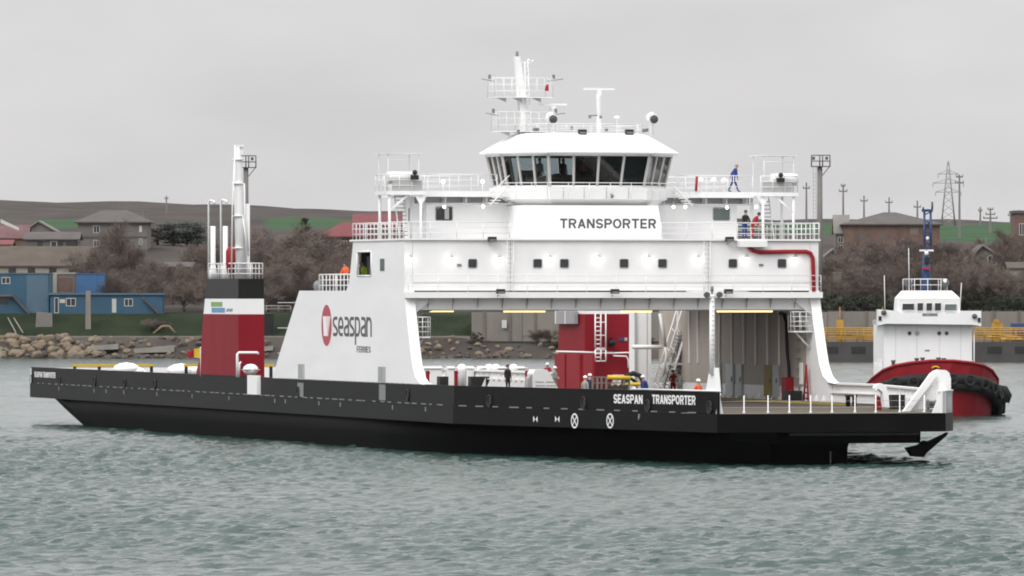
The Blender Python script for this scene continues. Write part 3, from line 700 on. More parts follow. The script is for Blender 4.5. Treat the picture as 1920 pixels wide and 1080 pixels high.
# wings of the bridge deck: slab, dark beams under it, end platforms on posts
P(MB().box(-11.2, 11.0, 5.2, 11.8, 15.21, 15.56), 'bridge_wing_deck', 'white_paint')
for s in (-1, 1):
    f = MB()
    for v in (4.9, 6.3, 7.6, 8.9, 10.2): f.box(s * v - .04, s * v + .04, 5.35, 6.19, 14.835, 15.205)
    f.box(s * 4.6, s * 10.6, 5.30, 5.42, 14.74, 14.84); P(f, 'wing_beam', 'pale_grey')
for s in (-1, 1): P(MB().box(s * 4.6, s * 10.6, 6.2, 6.28, 14.8, 15.2), 'wing_shade_strip', 'mid_grey')  # grey strip paints the shade below the slab
for s in (-1, 1):
    pl = P(MB().box(s * 10.55, s * 13.0, 3.9, 6.6, 15.3, 15.52), 'wing_platform', 'white_paint')
    P(MB().box(s * 9.8, s * 11.6, 6.61, 9.2, 15.28, 15.5), 'wing_bridge', 'white_paint', pl)
    for v, u in ((10.8, 4.1), (12.75, 4.1), (12.75, 6.3), (10.8, 6.3)):
        P(MB().tube([(s * v, u, ZD), (s * v, u, 15.3)], .09, 7), 'platform_post', 'rail_white', pl)
    f = MB().prism([(s * 10.4, 4.05, 15.3), (s * 11.2, 4.05, 15.3), (s * 10.85, 4.05, 14.7), (s * 10.75, 4.05, 14.7)], (0, .1, 0)); f.tube([(s * 12.75, 4.1, 14.3), (s * 11.6, 4.1, 15.3)], .07, 6); P(f, 'post_bracket', 'rail_white', pl)
    f = MB(); railing(f, [(s * 10.6, 3.95, 15.52), (s * 12.95, 3.95, 15.52), (s * 12.95, 6.5, 15.52)], 1.0, 3, .8, .028); P(f, 'platform_railing', 'rail_white', pl)
    # canopy frame over the platform
    f = MB()
    for v, u in ((10.9, 4.2), (12.8, 4.2), (12.8, 6.3), (10.9, 6.3)): f.tube([(s * v, u, 15.5), (s * v, u, 17.75)], .024, 5)
    f.box(s * 10.7, s * 13.0, 4.0, 6.5, 17.76, 17.80); f.tube([(s * 10.9, 4.2, 17.4), (s * 12.8, 4.2, 17.4)], .025, 5); P(f, 'canopy', 'rail_white', pl)
    a = FU(752 if s < 0 else 1471, 341, 4.4)
    f = MB().lathe([(.02, -.85), (.32, -.83), (.36, -.6), (.36, .6), (.32, .83), (.02, .85)], (a.x, 4.5, 16.35), 12, 'x'); o = P(f, 'liferaft_canister', 'bright_white', pl)
    f = MB().box(a.x - .8, a.x + .8, 4.2, 4.8, 15.95, 16.02); P(f, 'canister_cradle', 'pale_grey', o)
    P(MB().box(s * 10.75, s * 12.6, 3.98, 4.03, 15.55, 16.15), 'dodger_panel', 'pale_grey', pl)
    a = FU(777 if s < 0 else 1463, 329 if s < 0 else 334, 3.9); f = MB().box(a.x - .22, a.x + .22, 3.7, 4.0, a.z - .25, a.z + .02); f.ball((a.x + .02, 3.85, a.z + .18), .16, 8); P(f, 'floodlight', 'black', pl)
    # inclined ladder beside the posts
    x0 = s * 11.55; f = MB()
    for k in range(11): f.box(x0 - .28, x0 + .28, 5.2 + k * .09, 5.42 + k * .09, ZD + .2 + k * .235, ZD + .25 + k * .235)
    P(f, 'ladder_steps', 'mid_grey', pl); f = MB()
    for q in (-.3, .3): f.tube([(x0 + q, 5.1, ZD), (x0 + q, 6.2, 15.3)], .04, 5)
    P(f, 'ladder_rail', 'rail_white', pl)
for s in (-1, 1):
    for pth in ([(s * 5.7, 5.25, 15.56), (s * 10.5, 5.25, 15.56)], [(s * 5.5, 11.6, 15.56), (s * 11, 11.6, 15.56)]):
        f = MB(); railing(f, pth, 1.0, 3, 1.3, .024); P(f, 'wing_railing', 'rail_white')
for x in (831, 905): a = FU(x, 340, 6.9); o = P(MB().ball((a.x, 6.9, a.z), .11, 8), 'deck_lamp', 'lamp_glow'); P(MB().tube([(a.x, 6.9, 15.56), (a.x, 6.9, a.z)], .03, 5), 'lamp_stem', 'rail_white', o)
for x in (1314, 1338, 1358): a = FU(x, 343, 7.2); f = MB().lathe([(.09, 15.56 - a.z), (.09, .1), (.2, .12), (.22, .3), (.05, .42)], (a.x, 7.2, a.z - .1), 8); P(f, 'deck_vent', 'bright_white')
a = FU(1304, 343, 5.2); f = MB().tube([(a.x, 5.1, 15.6), (a.x + .06, 5.1, 16.5)], .08, 6); P(f, 'fire_hose', 'cloth_red')

# wheelhouse: eight-sided, windows all round leaning outwards, hipped roof
def octo(hw, uf, ub, fv, z, su0=None, su1=None):
    s0 = su0 if su0 is not None else uf + (ub - uf) * .3; s1 = su1 if su1 is not None else uf + (ub - uf) * .7
    return [Vector(p) for p in [(-fv, uf, z), (fv, uf, z), (hw, s0, z), (hw, s1, z), (fv, ub, z), (-fv, ub, z), (-hw, s1, z), (-hw, s0, z)]]
WZ0, WZ1 = 15.82, 17.76
bot = octo(4.95, 3.3, 10.8, 2.95, WZ0); top = octo(5.35, 2.85, 11.2, 3.2, WZ1)
wh = P(MB().loft([octo(4.5, 3.8, 10.3, 2.7, 14.72), octo(5.1, 3.05, 11.0, 3.05, 15.08), octo(5.2, 3.0, 11.05, 3.1, 15.78), octo(4.98, 3.28, 10.82, 2.96, 15.8)]), 'wheelhouse', 'bright_white')
P(MB().loft([octo(4.4, 3.6, 10.5, 2.65, 15.801), octo(4.4, 3.6, 10.5, 2.65, 15.83)]), 'wheelhouse_floor', 'floor_dark', wh)
npan = [4, 3, 3, 3, 4, 3, 3, 3]
mul = MB(); band = MB()
for k in range(8):
    b0, b1, t0, t1 = bot[k], bot[(k + 1) % 8], top[k], top[(k + 1) % 8]; n = npan[k]
    c = (b0 + b1) / 2; nout = Vector((c.x, c.y - 7, 0)).normalized()
    for i in range(n + 1):
        a, b2 = b0.lerp(b1, i / n), t0.lerp(t1, i / n); wdt = .10 if i in (0, n) else .085
        if i < n: P(MB().tube([a, b2], wdt, 6, smooth=False), 'window_mullion', 'inner_white', wh)
    band.tube([b0, b1], .09, 5); band.tube([t0, t1], .09, 5)
    for i in range(n):
        e = .10 / (b1 - b0).length; q4 = [b0.lerp(b1, i / n + e), b0.lerp(b1, (i + 1) / n - e), t0.lerp(t1, (i + 1) / n - e), t0.lerp(t1, i / n + e)]
        q4[0] = q4[0].lerp(q4[3], .05); q4[1] = q4[1].lerp(q4[2], .05)
        g = MB(); g.poly(q4); P(g, 'wheelhouse_window', 'glass', wh)
P(band, 'window_rails', 'rail_white', wh)
P(MB().loft([octo(5.75, 2.5, 11.6, 3.4, 17.80), octo(5.8, 2.45, 11.65, 3.42, 17.90), octo(4.0, 4.1, 10.0, 2.9, 18.98), octo(3.6, 4.4, 9.7, 2.6, 19.08)]), 'wheelhouse_roof', 'bright_white', wh)
P(MB().loft([octo(5.3, 2.9, 11.2, 3.2, 17.77), octo(5.3, 2.9, 11.2, 3.2, 17.795)]), 'wheelhouse_ceiling', 'floor_dark', wh)
for k, bb in enumerate([(-2.6, 2.8, 4.2, 4.9, 15.83, 16.55), (-3.6, -2.8, 4.6, 6.4, 15.83, 16.5), (3.0, 3.6, 4.6, 6.4, 15.83, 16.6), (-.9, -.2, 8.9, 9.5, 15.83, 16.7)]): P(MB().box(*bb), 'bridge_console', 'floor_dark', wh)
for bb in [(.6, 2.6, 9.6, 10.1, 15.83, 17.7), (2.3, 4.4, 7.2, 8.9, 15.83, 17.72), (-2.9, -1.9, 10.0, 10.3, 15.83, 16.9)]: P(MB().box(*bb), 'bridge_partition', 'floor_dark', wh)
f = MB()
for k in (7, 0, 1):
    a, b2 = octo(5.5, 2.7, 11, 3.3, 15.1)[k], octo(5.5, 2.7, 11, 3.3, 15.1)[(k + 1) % 8]; railing(f, [a, b2], .95, 2, 1.2, .022)
P(f, 'wheelhouse_railing', 'rail_white', wh)
for v in (-2.2, -.9, .5, 1.9): P(MB().box(v - .012, v + .012, 2.985, 3.02, 15.1, 15.76), 'panel_seam', 'pale_grey', wh)
a = FU(1145, 367, 3.0); f = MB().tube([(a.x, 3.15, a.z + .15), (a.x + .05, 2.9, a.z)], .07, 6); f.ball((a.x + .05, 2.88, a.z - .03), .12, 8); P(f, 'horn', 'mid_grey', wh)
for s in (-1, 1):
    # stairs and rail from the wings up beside the wheelhouse
    f = MB()
    for k in range(5): f.box(s * (5.3 + k * .14), s * (5.9 + k * .14), 4.4, 4.7, 15.2 - k * .16 + .25, 15.25 - k * .16 + .25)
    f.tube([(s * 5.2, 4.4, 15.9), (s * 6.4, 4.4, 14.7)], .05, 5); f.tube([(s * 5.2, 4.3, 16.5), (s * 6.3, 4.6, 15.4)], .03, 5); P(f, 'side_steps', 'rail_white', wh)
f = MB(); a0 = octo(3.7, 4.3, 9.8, 2.7, 19.08)
for k in range(8): railing(f, [a0[k], a0[(k + 1) % 8]], .55, 2, 1.1, .022)
P(f, 'roof_railing', 'rail_white', wh)
for x in (1090, 1178): floodlight(x, 248, 4.4)
# radar post, searchlights, domes, loudspeakers on the roof
def topu(x, y, u): return FU(x, y, u)
a = FU(1123, 245, 7.0); b2 = FU(1123, 178, 7.0)
post = P(MB().lathe([(.16, 19.0), (.16, b2.z - .1), (.19, b2.z)], (a.x, 7, 0), 8), 'radar_post', 'bright_white')
P(MB().box(b2.x - .12, b2.x + .12, 6.85, 7.15, b2.z, b2.z + .3).box(b2.x - .97, b2.x + .97, 6.93, 7.07, b2.z + .3, b2.z + .42), 'radar_scanner', 'bright_white', post)
f = MB(); c = FU(1108, 217, 7.0); f.box(c.x - .15, a.x, 6.9, 7.05, c.z - .02, c.z + .05); f.ball((c.x - .1, 6.9, c.z - .08), .1, 8); f.ball((a.x + .05, 6.78, c.z - .08), .1, 8); P(f, 'loudspeaker', 'mid_grey', post)
c = FU(1036, 196, 8.5); post2 = P(MB().lathe([(.12, 19.0), (.12, c.z - .4), (.2, c.z - .3), (.2, c.z - .1)], (c.x, 8.5, 0), 8), 'radar_post', 'bright_white')
P(MB().box(c.x - .9, c.x + .9, 8.43, 8.57, c.z - .05, c.z + .06), 'radar_scanner', 'bright_white', post2)
for x, y, u in ((1033, 222, 5.2), (1222, 222, 6.0)):
    c = FU(x, y, u); o = P(MB().lathe([(.14, 19.0 - c.z), (.12, -.35), (.22, -.3)], (c.x, u, c.z), 8), 'searchlight', 'bright_white')
    f = MB().lathe([(.05, -.42), (.28, -.3), (.29, .22)], (c.x, u, c.z + .05), 12, 'y'); f.ball((c.x, u, c.z + .12), .27, 10); P(f, 'light_housing', 'bright_white', o)
    f = MB().lathe([(.01, .30), (.2, .29), (.265, .25)], (c.x + .04, u - .1, c.z - .06), 14, 'y'); P(f, 'light_lens', 'lens', o)
c = FU(1157, 220, 7.5); P(MB().lathe([(.03, 19.0 - c.z), (.03, -.1), (.22, -.05), (.16, .06), (.02, .1)], (c.x, 7.5, c.z), 10), 'antenna_dome', 'bright_white')
f = MB()
for x, y in ((1002, 243), (1008, 243), (1072, 240), (972, 246), (1137, 243), (1207, 245), (1213, 244)): c = FU(x, y, 4.6); f.box(c.x - .07, c.x + .07, 4.5, 4.7, c.z - .1, c.z + .1)
P(f, 'roof_equipment', 'mid_grey')
# mast with two platforms
mu = 7.6; b0 = FU(986, 250, mu); b1 = FU(969.5, 106, mu)
mast = P(MB().loft([[(b0.x - .30, mu - .3, 19.0), (b0.x + .30, mu - .3, 19.0), (b0.x + .30, mu + .3, 19.0), (b0.x - .30, mu + .3, 19.0)], [(b1.x - .17, mu - .18, b1.z), (b1.x + .15, mu - .18, b1.z), (b1.x + .15, mu + .18, b1.z), (b1.x - .17, mu + .18, b1.z)]]), 'mast', 'bright_white')
f = MB(); c = FU(987, 116, mu); d = FU(992, 245, mu)
f.tube([(c.x, mu - .3, c.z), (d.x, mu - .4, d.z)], .035, 5); f.tube([(c.x - .2, mu - .3, c.z), (d.x - .25, mu - .4, d.z)], .035, 5)
for i in range(14): z = d.z + (c.z - d.z) * i / 14; x = d.x + (c.x - d.x) * i / 14; f.tube([(x, mu - .4, z), (x - .22, mu - .4, z)], .02, 4)
f.box(b1.x, c.x + .25, mu - .06, mu + .06, c.z - .06, c.z); f.ball((c.x + .15, mu, c.z + .08), .1, 8); f.ball((c.x + .4, mu, c.z + .03), .08, 8); P(f, 'mast_ladder', 'bright_white', mast)
P(MB().lathe([(.08, 0), (.09, .05), (.09, .3), (.02, .33)], (b1.x, mu, b1.z), 8), 'mast_light', 'mid_grey', mast)
for (x0, x1, yd, yr) in ((921, 1030, 182, 146), (928, 1034, 246, 210)):
    a, b2 = FU(x0, yd, mu), FU(x1, yd, mu); h = FU(x0, yr, mu).z - a.z; pf = P(MB().box(a.x, b2.x, mu - .8, mu + .8, a.z - .05, a.z), 'mast_platform', 'rail_white', mast)
    f = MB(); railing(f, [(a.x, mu - .78, a.z), (b2.x, mu - .78, a.z), (b2.x, mu + .78, a.z), (a.x, mu + .78, a.z)], h, 3, .55, .018, closed=True); P(f, 'platform_railing', 'rail_white', pf)
    f = MB()
    for q in (.15, .42, .75): v = a.x + (b2.x - a.x) * q; f.prism([(v - .35, mu - .5, a.z - .06), (v + .25, mu - .5, a.z - .06), (v + .25, mu - .5, a.z - .32)], (0, .06, 0))
    P(f, 'platform_bracket', 'pale_grey', pf)
    f = MB()
    for x, dz in ((x0 - 3, .02), (x1 + 8, .05)):
        c = FU(x, yr + 2, mu); f.tube([(c.x + (.3 if x < 960 else -.4), mu, c.z - .15), (c.x + (-.5 if x < 960 else .6), mu, c.z)], .025, 4); f.box(c.x - .07, c.x + .07, mu - .07, mu + .07, c.z, c.z + .26)
    P(f, 'navigation_light', 'mid_grey', pf)
f = MB(); c = FU(1025, 164, mu - .8); f.prism([(c.x - .12, mu - .85, c.z - .2), (c.x + .12, mu - .85, c.z - .22), (c.x + .1, mu - .85, c.z + .2), (c.x - .05, mu - .85, c.z + .12)], (0, .1, 0)); P(f, 'mast_bell', 'cloth_red', mast)

# vehicle deck: strip lights, starboard inner wall with ribs and doors, hose, platforms, stairs
for x0, x1, y, u in [(782, 850, 583.5, 1.6), (945, 1022, 584, 1.6), (1165, 1222, 584, 1.4), (1345, 1448, 584, 1.6)]:
    a, b2 = FU(x0, y, u), FU(x1, y, u); o = P(MB().box(a.x, b2.x, u - .05, u + .15, a.z + .06, a.z + .14), 'strip_light', 'pale_grey')
    n = 3; P(MB().box(a.x, b2.x, u - .06, u + .14, a.z - .05, a.z + .055), 'light_tube', 'strip_glow', o)
    f = MB()
    for i in range(3): v = a.x + (b2.x - a.x) * (i + .5) / 3; f.tube([(v, u + .05, a.z + .13), (v, u + .05, 8.95)], .02, 4)
    P(f, 'light_hanger', 'pale_grey', o)
for x in (1347, 1370, 1392, 1414, 1436, 1458, 1268, 1290, 1306):
    u = FV(x, 650, 12.3).y; P(MB().box(12.34, 12.438, u - .06, u + .06, 5.0, 8.7), 'wall_rib', 'bright_white', star_side)
P(MB().box(12.44, 12.456, .8, prof[0][0] - 1.0, DZ + .9, 8.93), 'wall_shade_sheet', 'inner_shade_grey', star_side)  # added sheet, the white wall's shade put into its colour
for x0, x1, m_ in ((1340, 1352, 'door_grey'), (1362, 1376, 'door_grey'), (1382, 1392, 'door_grey'), (1434, 1448, 'dull_yellow'), (1450, 1460, 'door_grey')):
    a, b2 = FV(x0, 740, 12.4).y, FV(x1, 740, 12.4).y; f = MB().box(12.33, 12.452, b2, a, DZ + .15, 5.0); o = P(f, 'inner_door', m_, star_side)
    P(MB().tube([(12.31, b2 + .2, 3.9), (12.31, b2 + .2, 4.2)], .04, 5), 'door_handle', 'steel_dark', o)
pts = [FV(x, y, 12.2) for x, y in [(1462, 588), (1470, 590), (1474, 605), (1476, 660), (1479, 690), (1481, 738)]]
P(MB().tube(pts, .10, 7), 'hanging_hose', 'black_rubber', star_side)
a = FV(1475, 738, 12.1); P(MB().box(11.9, 12.4, a.y - .4, a.y + .4, DZ, 4.3), 'hose_cabinet', 'deck_red', star_side)
a = FV(1493, 740, 12.1); P(MB().box(11.4, 12.3, a.y - .5, a.y + .5, DZ, 3.5), 'cable_drum', 'black', star_side)
f = MB(); a = FV(1512, 735, 12.2); f.tube([(12.2, a.y + .5, DZ), (12.2, a.y, 5.1)], .06, 5); f.tube([(12.2, a.y - .4, DZ), (12.2, a.y + .0, 5.1)], .06, 5)
for i in range(6): f.tube([(12.2, a.y + .5 - i * .09, DZ + .2 + i * .34), (12.2, a.y - .4 + i * .07, DZ + .2 + i * .34)], .05, 4)
P(f, 'access_ladder', 'deck_red', star_side)
a = FV(1502, 690, 12.4); P(MB().box(12.36, 12.455, a.y - .25, a.y + .25, 3.9, 5.2), 'notice_board', 'bright_white', star_side)
f = MB()
for i in range(8): a = FV(1498, 600 + i * 18, 12.4); f.box(12.2, 12.455, a.y - .22, a.y + .22, a.z - .03, a.z + .03)
P(f, 'rung_ladder', 'mid_grey', star_side)
for s in (-1, 1):
    z0 = 6.75 if s < 0 else 7.05; va, vb = s * 12.44, s * (11.5 if s < 0 else 11.2)
    o = P(MB().box(va, vb, -.5, .5, z0, z0 + .08), 'lookout_platform', 'rail_white')
    f = MB(); railing(f, [(va, -.48, z0 + .08), (vb, -.48, z0 + .08), (vb, .48, z0 + .08), (va, .48, z0 + .08)], 1.15, 4, .45, .028); P(f, 'platform_railing', 'rail_white', o)
    P(MB().tube([(vb - s * -.3, 0, z0), (va, 0, z0 - 1.0)], .06, 6), 'platform_strut', 'rail_white', o)
# inclined stairs against the after end of the starboard wall
su = 26.0; a, b2 = FU(1246, 738, su), FU(1288, 600, su); f = MB(); n = 21
for i in range(n):
    c = a.lerp(b2, (i + .5) / n); f.box(c.x - .30, c.x + .30, su - .5, su + .5, c.z - .03, c.z + .04)
st = P(f, 'stair_treads', 'mid_grey'); f = MB()
for q in (-.55, .55):
    f.tube([(a.x, su + q, a.z), (b2.x, su + q, b2.z)], .09, 5); f.tube([(a.x - .5, su + q, a.z + .7), (b2.x - .5, su + q, b2.z + .7)], .04, 5)
    for i in range(5): c = a.lerp(b2, i / 4); f.tube([(c.x, su + q, c.z), (c.x - .5, su + q, c.z + .7)], .04, 5)
c = a.lerp(b2, .42); f.box(c.x - .6, c.x + 1.0, su - .6, su + .6, c.z - .14, c.z - .02); P(f, 'stair_stringers', 'rail_white', st)
f = MB(); a, b2, c = FU(1238, 588, 24), FU(1248, 650, 24), FU(1250, 668, 24); f.tube([a, b2], [.13, .10], 6); f.tube([b2, c, FU(1243, 705, 24)], .09, 6); P(f, 'davit_arm', 'rail_white')
f = MB(); f.tube([FU(1185, 650.5, 28), FU(1240, 651, 28)], .14, 8); P(f, 'cross_pipe', 'bright_white')
# white service column and fence aft of it
a, b2 = FU(1190, 735, 30), FU(1221, 735, 30)
col_ = P(MB().box(a.x, b2.x, 30, 31.2, DZ, 8.9), 'service_column', 'bright_white')
f = MB().box(a.x - .02, a.x + .10, 29.86, 29.99, DZ, 8.8); f.box(b2.x - .3, b2.x - .26, 29.97, 30.0, DZ, 8.8); P(f, 'column_ladder', 'pale_grey', col_)
f = MB(); a, b2 = FU(1217, 734, 27), FU(1243, 706, 27)
for i in range(14): z = DZ + .1 + i * .14; f.box(a.x, b2.x, 27, 27.04, z, z + .09)
f.box(a.x - .05, a.x, 27, 27.1, DZ, 5.0); f.box(b2.x, b2.x + .05, 27, 27.1, DZ, 5.0); P(f, 'louvre_screen', 'rail_white')

# funnel casings: port one seen from outside, starboard one through the arch
def casing(side):
    root = bpy.data.objects.new('funnel_casing', None); COL.objects.link(root); root.parent = ferry
    vi = -12.75 if side < 0 else 12.75; dv = 1.75 * (1 if side < 0 else -1)
    u0 = 41.0; prof_ = [(2.86, 11.8), (4.3, 11.3), (5.2, 10.4), (6.5, 9.9), (8.05, 9.4), (9.05, 9.0), (10.35, 8.5)]
    if side > 0: prof_ = [(z, 6.0) for z, L in prof_]
    sw = 1.75 if side < 0 else FU(1187, 640, u0).x - FU(1095, 640, u0).x
    if side > 0: vi, dv = FU(1187, 640, u0).x, -sw
    def ring(z, L): return [(vi, u0, z), (vi + dv * (1 - (z - 2.86) * .004), u0, z), (vi + dv * (1 - (z - 2.86) * .004), u0 + L, z), (vi, u0 + L, z)]
    P(MB().loft([ring(z, L) for z, L in prof_[:5]]), 'casing_body', 'casing_red', root)
    P(MB().loft([ring(z, L) for z, L in prof_[4:6]]), 'casing_stripe', 'bright_white', root)
    P(MB().loft([ring(z, L) for z, L in prof_[5:]]), 'casing_top', 'casing_black', root)
    f = MB(); zt = 10.35; vv = sorted((vi, vi + dv * .97))
    railing(f, [(vv[0] + .05, u0 + .1, zt), (vv[1] - .05, u0 + .1, zt), (vv[1] - .05, u0 + (8.3 if side < 0 else 5.8), zt), (vv[0] + .05, u0 + (8.3 if side < 0 else 5.8), zt)], 1.0, 3, .9, .035, closed=True); P(f, 'casing_railing', 'rail_white', root)
    return root, vi, dv
pc, pvi, pdv = casing(-1); scg, svi, sdv = casing(1)
f = MB().box(pvi - .012, pvi - .001, FV(396, 575, pvi).y, FV(417, 575, pvi).y, FV(406, 575, pvi).z, FV(406, 566, pvi).z); P(f, 'green_sticker', 'sticker_green', pc)
f = MB().box(pvi - .014, pvi - .001, FV(397, 586, pvi).y, FV(422, 586, pvi).y, FV(406, 586, pvi).z, FV(406, 577, pvi).z); P(f, 'blue_sticker', 'sticker_blue', pc)
f = MB()
for i in range(4): a = FV(426 + i * 3, 582 - i % 2, pvi); f.box(pvi - .01, pvi - .001, a.y - .16, a.y + .16, a.z - .1, a.z + .1)
P(f, 'grey_sticker', 'mid_grey', pc)
# exhaust stacks and tall uptake
for x, yt, ym in ((397, 376, 424), (420, 375, 424)):
    a = FV(x, 518, pvi + .5); zt = FV(x, yt, pvi + .5).z; zm = FV(x, ym, pvi + .5).z
    o = P(MB().lathe([(.30, 10.35), (.27, 10.8), (.17, 11.3), (.17, zm)], (pvi + .55, a.y - .15, 0), 8), 'exhaust_stack', 'rail_white', pc)
    P(MB().tube([(pvi + .4, a.y + .4, 10.4), (pvi + .4, a.y + .4, zt - .1), (pvi + .45, a.y + .2, zt), (pvi + .6, a.y - .2, zt - .05), (pvi + .6, a.y - .3, zt - .2)], .07, 6), 'vent_pipe', 'rail_white', o)
a = FU(452, 515, u0m := 42.0); b2 = FU(445, 262, u0m)
o = P(MB().lathe([(.34, 10.35), (.32, 15), (.29, 17.8), (.26, 18.2), (.20, 19.0)], (0, 0, 0), 10), 'tall_mast', 'rail_white', pc)
for vtx in o.data.vertices: vtx.co.x += a.x + (b2.x - a.x) * (vtx.co.z - 10.35) / 8.6; vtx.co.y += u0m
bx = FU(445, 258, u0m); P(MB().box(bx.x - .15, bx.x + .38, u0m - .2, u0m + .2, 18.9, 19.05).box(bx.x - .1, bx.x + .38, u0m - .1, u0m + .1, 18.4, 18.9), 'mast_head', 'rail_white', o)
f = MB()
for y in (299, 344, 405, 465): c = FU(446, y, u0m); f.lathe([(.02, -.04), (.42, -.04), (.42, .04), (.02, .04)], (c.x, u0m, c.z), 10)
P(f, 'mast_collar', 'rail_white', o)
f = MB(); f.tube([FU(434, 515, u0m - .4), FU(436, 380, u0m - .4), FU(440, 300, u0m - .4)], .05, 5); f.tube([FU(458, 344, u0m - .4), FU(459, 405, u0m - .4), FU(466, 470, u0m - .4)], .05, 5); f.tube([FU(466, 480, u0m - .3), FU(455, 405, u0m - .3)], .06, 5); P(f, 'mast_brace', 'rail_white', o)
f = MB(); c = FU(464, 515, u0m + .2); f.lathe([(.26, 10.35), (.16, 11.2), (.16, FU(464, 382, u0m).z)], (c.x, u0m + .2, 0), 8); f.lathe([(.08, 10.35), (.08, FU(460, 378, u0m).z)], (c.x - .25, u0m + .1, 0), 6); P(f, 'exhaust_stack', 'rail_white', pc)
a = FU(434, 488, 44); P(MB().lathe([(.05, -.9), (.3, -.85), (.38, -.2), (.38, .6), (.2, .9)], (a.x, 44, a.z), 8), 'spark_arrester', 'deck_red', pc)
# white pipe frame and canister at the foot of the port casing
f = MB(); pts = [FU(x, y, 39.8) for x, y in [(445, 707), (445, 664), (448, 661), (482, 661), (485, 664)]]; f.tube(pts, .09, 6); f.tube([FU(448, 707, 39.8), FU(449, 681, 39.8), FU(452, 679, 39.8)], .08, 6); P(f, 'pipe_frame', 'rail_white', pc)
c = FU(470, 693, 39.2); o = P(MB().ball(c, .52, 12, 1, 1, .72), 'round_canister', 'bright_white'); P(MB().box(c.x - .5, c.x + .5, 38.7, 39.7, c.z - .03, c.z + .03), 'canister_seam', 'pale_grey', o)
p, xd, nr = side_pt(480, 722); f = MB(); f.prism([p - xd * 1.3 + Vector((0, 0, -.6)), p + xd * 1.2 + Vector((0, 0, -.6)), p + xd * 1.2 + Vector((0, 0, .62)), p - xd * 1.3 + Vector((0, 0, .62))], nr * .25); P(f, 'bollard_box', 'bright_white')
# starboard casing details seen through the arch: ladder, pipe rail, louvres, doors, small stickers
lv = svi + sdv - .05      # inner face of the starboard casing
a = FV(1126, 676, lv); z1 = 8.3
L0 = FU(1126, 676, 40.3)
for z0, z1_, n in ((FU(1126, 677, 40.3).z, FU(1126, 656, 40.3).z, 3), (FU(1126, 653, 40.3).z, FU(1126, 588, 40.3).z, 8)):
    f = MB()
    for x in (-.36, .02, .36): f.tube([(L0.x + x, 40.3, z0), (L0.x + x, 40.3, z1_)], .05, 5)
    for i in range(n + 1): z = z0 + (z1_ - z0) * i / n; f.tube([(L0.x - .36, 40.3, z), (L0.x + (.36 if i % 3 == 0 else .02), 40.3, z)], .04, 5)
    P(f, 'caged_ladder', 'rail_white', scg)
f = MB(); f.tube([FU(1043, 659, 40.5), FU(1150, 662, 40.5)], .07, 6); f.tube([FU(1150, 662, 40.5), FU(1178, 661, 40.5), FU(1183, 664, 40.5), FU(1183, 690, 40.5)], .05, 6); f.tube([FU(1150, 667, 40.5), FU(1174, 668, 40.5), FU(1178, 674, 40.5), FU(1178, 690, 40.5)], .05, 6); P(f, 'pipe_rail', 'rail_white', scg)
for x0, x1 in ((1049, 1064.5), (1067, 1083)):
    a, b2 = FV(x0, 607, lv), FV(x1, 583, lv); o = P(MB().box(lv - .25, lv + .02, b2.y, a.y, a.z, b2.z), 'louvre_panel', 'louver_grey', scg)
    P(MB().box(lv - .27, lv + .01, a.y, a.y + .15, a.z, b2.z), 'louvre_frame', 'bright_white', o)
f = MB()
for x0, x1, y0, y1 in ((1047, 1066, 664, 735), (1069, 1094, 664, 735), (1098, 1115, 664, 735)):
    a, b2 = FV(x0, y1, lv), FV(x1, y0, lv); P(MB().box(lv - .16 - .1 * (x0 % 2), lv + .02, b2.y, a.y, DZ, b2.z), 'casing_door', 'deck_red', scg)
a, b2 = FU(1161, 639, 40.97), FU(1170, 633, 40.97); P(MB().box(a.x, b2.x, 40.95, 41.0, a.z, b2.z), 'blue_sticker', 'blue_paint', scg)
a, b2 = FU(1171, 639, 40.97), FU(1176, 633, 40.97); P(MB().box(a.x, b2.x, 40.95, 41.0, a.z, b2.z), 'white_sticker', 'pale_grey', scg)
a = FU(1147, 643, 40.6); P(MB().ball((a.x, 40.6, a.z), .28, 8).box(a.x - .6, a.x + .1, 40.4, 40.7, a.z + .3, a.z + .36), 'electric_motor', 'casing_black', scg)

# stern end: yellow guard rails, mooring gear along the starboard side
for x0, x1, posts in ((135, 288, (140, 186, 235, 284)), (345, 375, (349,)), (492, 512, (508,))):
    u = 92 if x0 < 300 else 70; va, vb = FU(x0, 686, u), FU(x1, 686, u); z = va.z
    o = P(MB().box(va.x, vb.x, u - .1, u + .1, z - .05, z + .12), 'guard_rail', 'yellow')
    for x in posts: c = FU(x, 690, u); P(MB().box(c.x - .1, c.x + .1, u - .08, u + .08, DZ, z - .052), 'guard_post', 'black', o)
for x, y, s_ in ((237, 692, 1.0), (252, 697, .8), (340, 695, 1.1), (357, 696, .9), (262, 700, .6)):
    c = FU(x, y, 80); P(MB().ball(c, .75 * s_, 10, 1.3, 1, .62).lathe([(.3, DZ - c.z), (.3, 0)], c, 8), 'mooring_vent', 'bright_white')
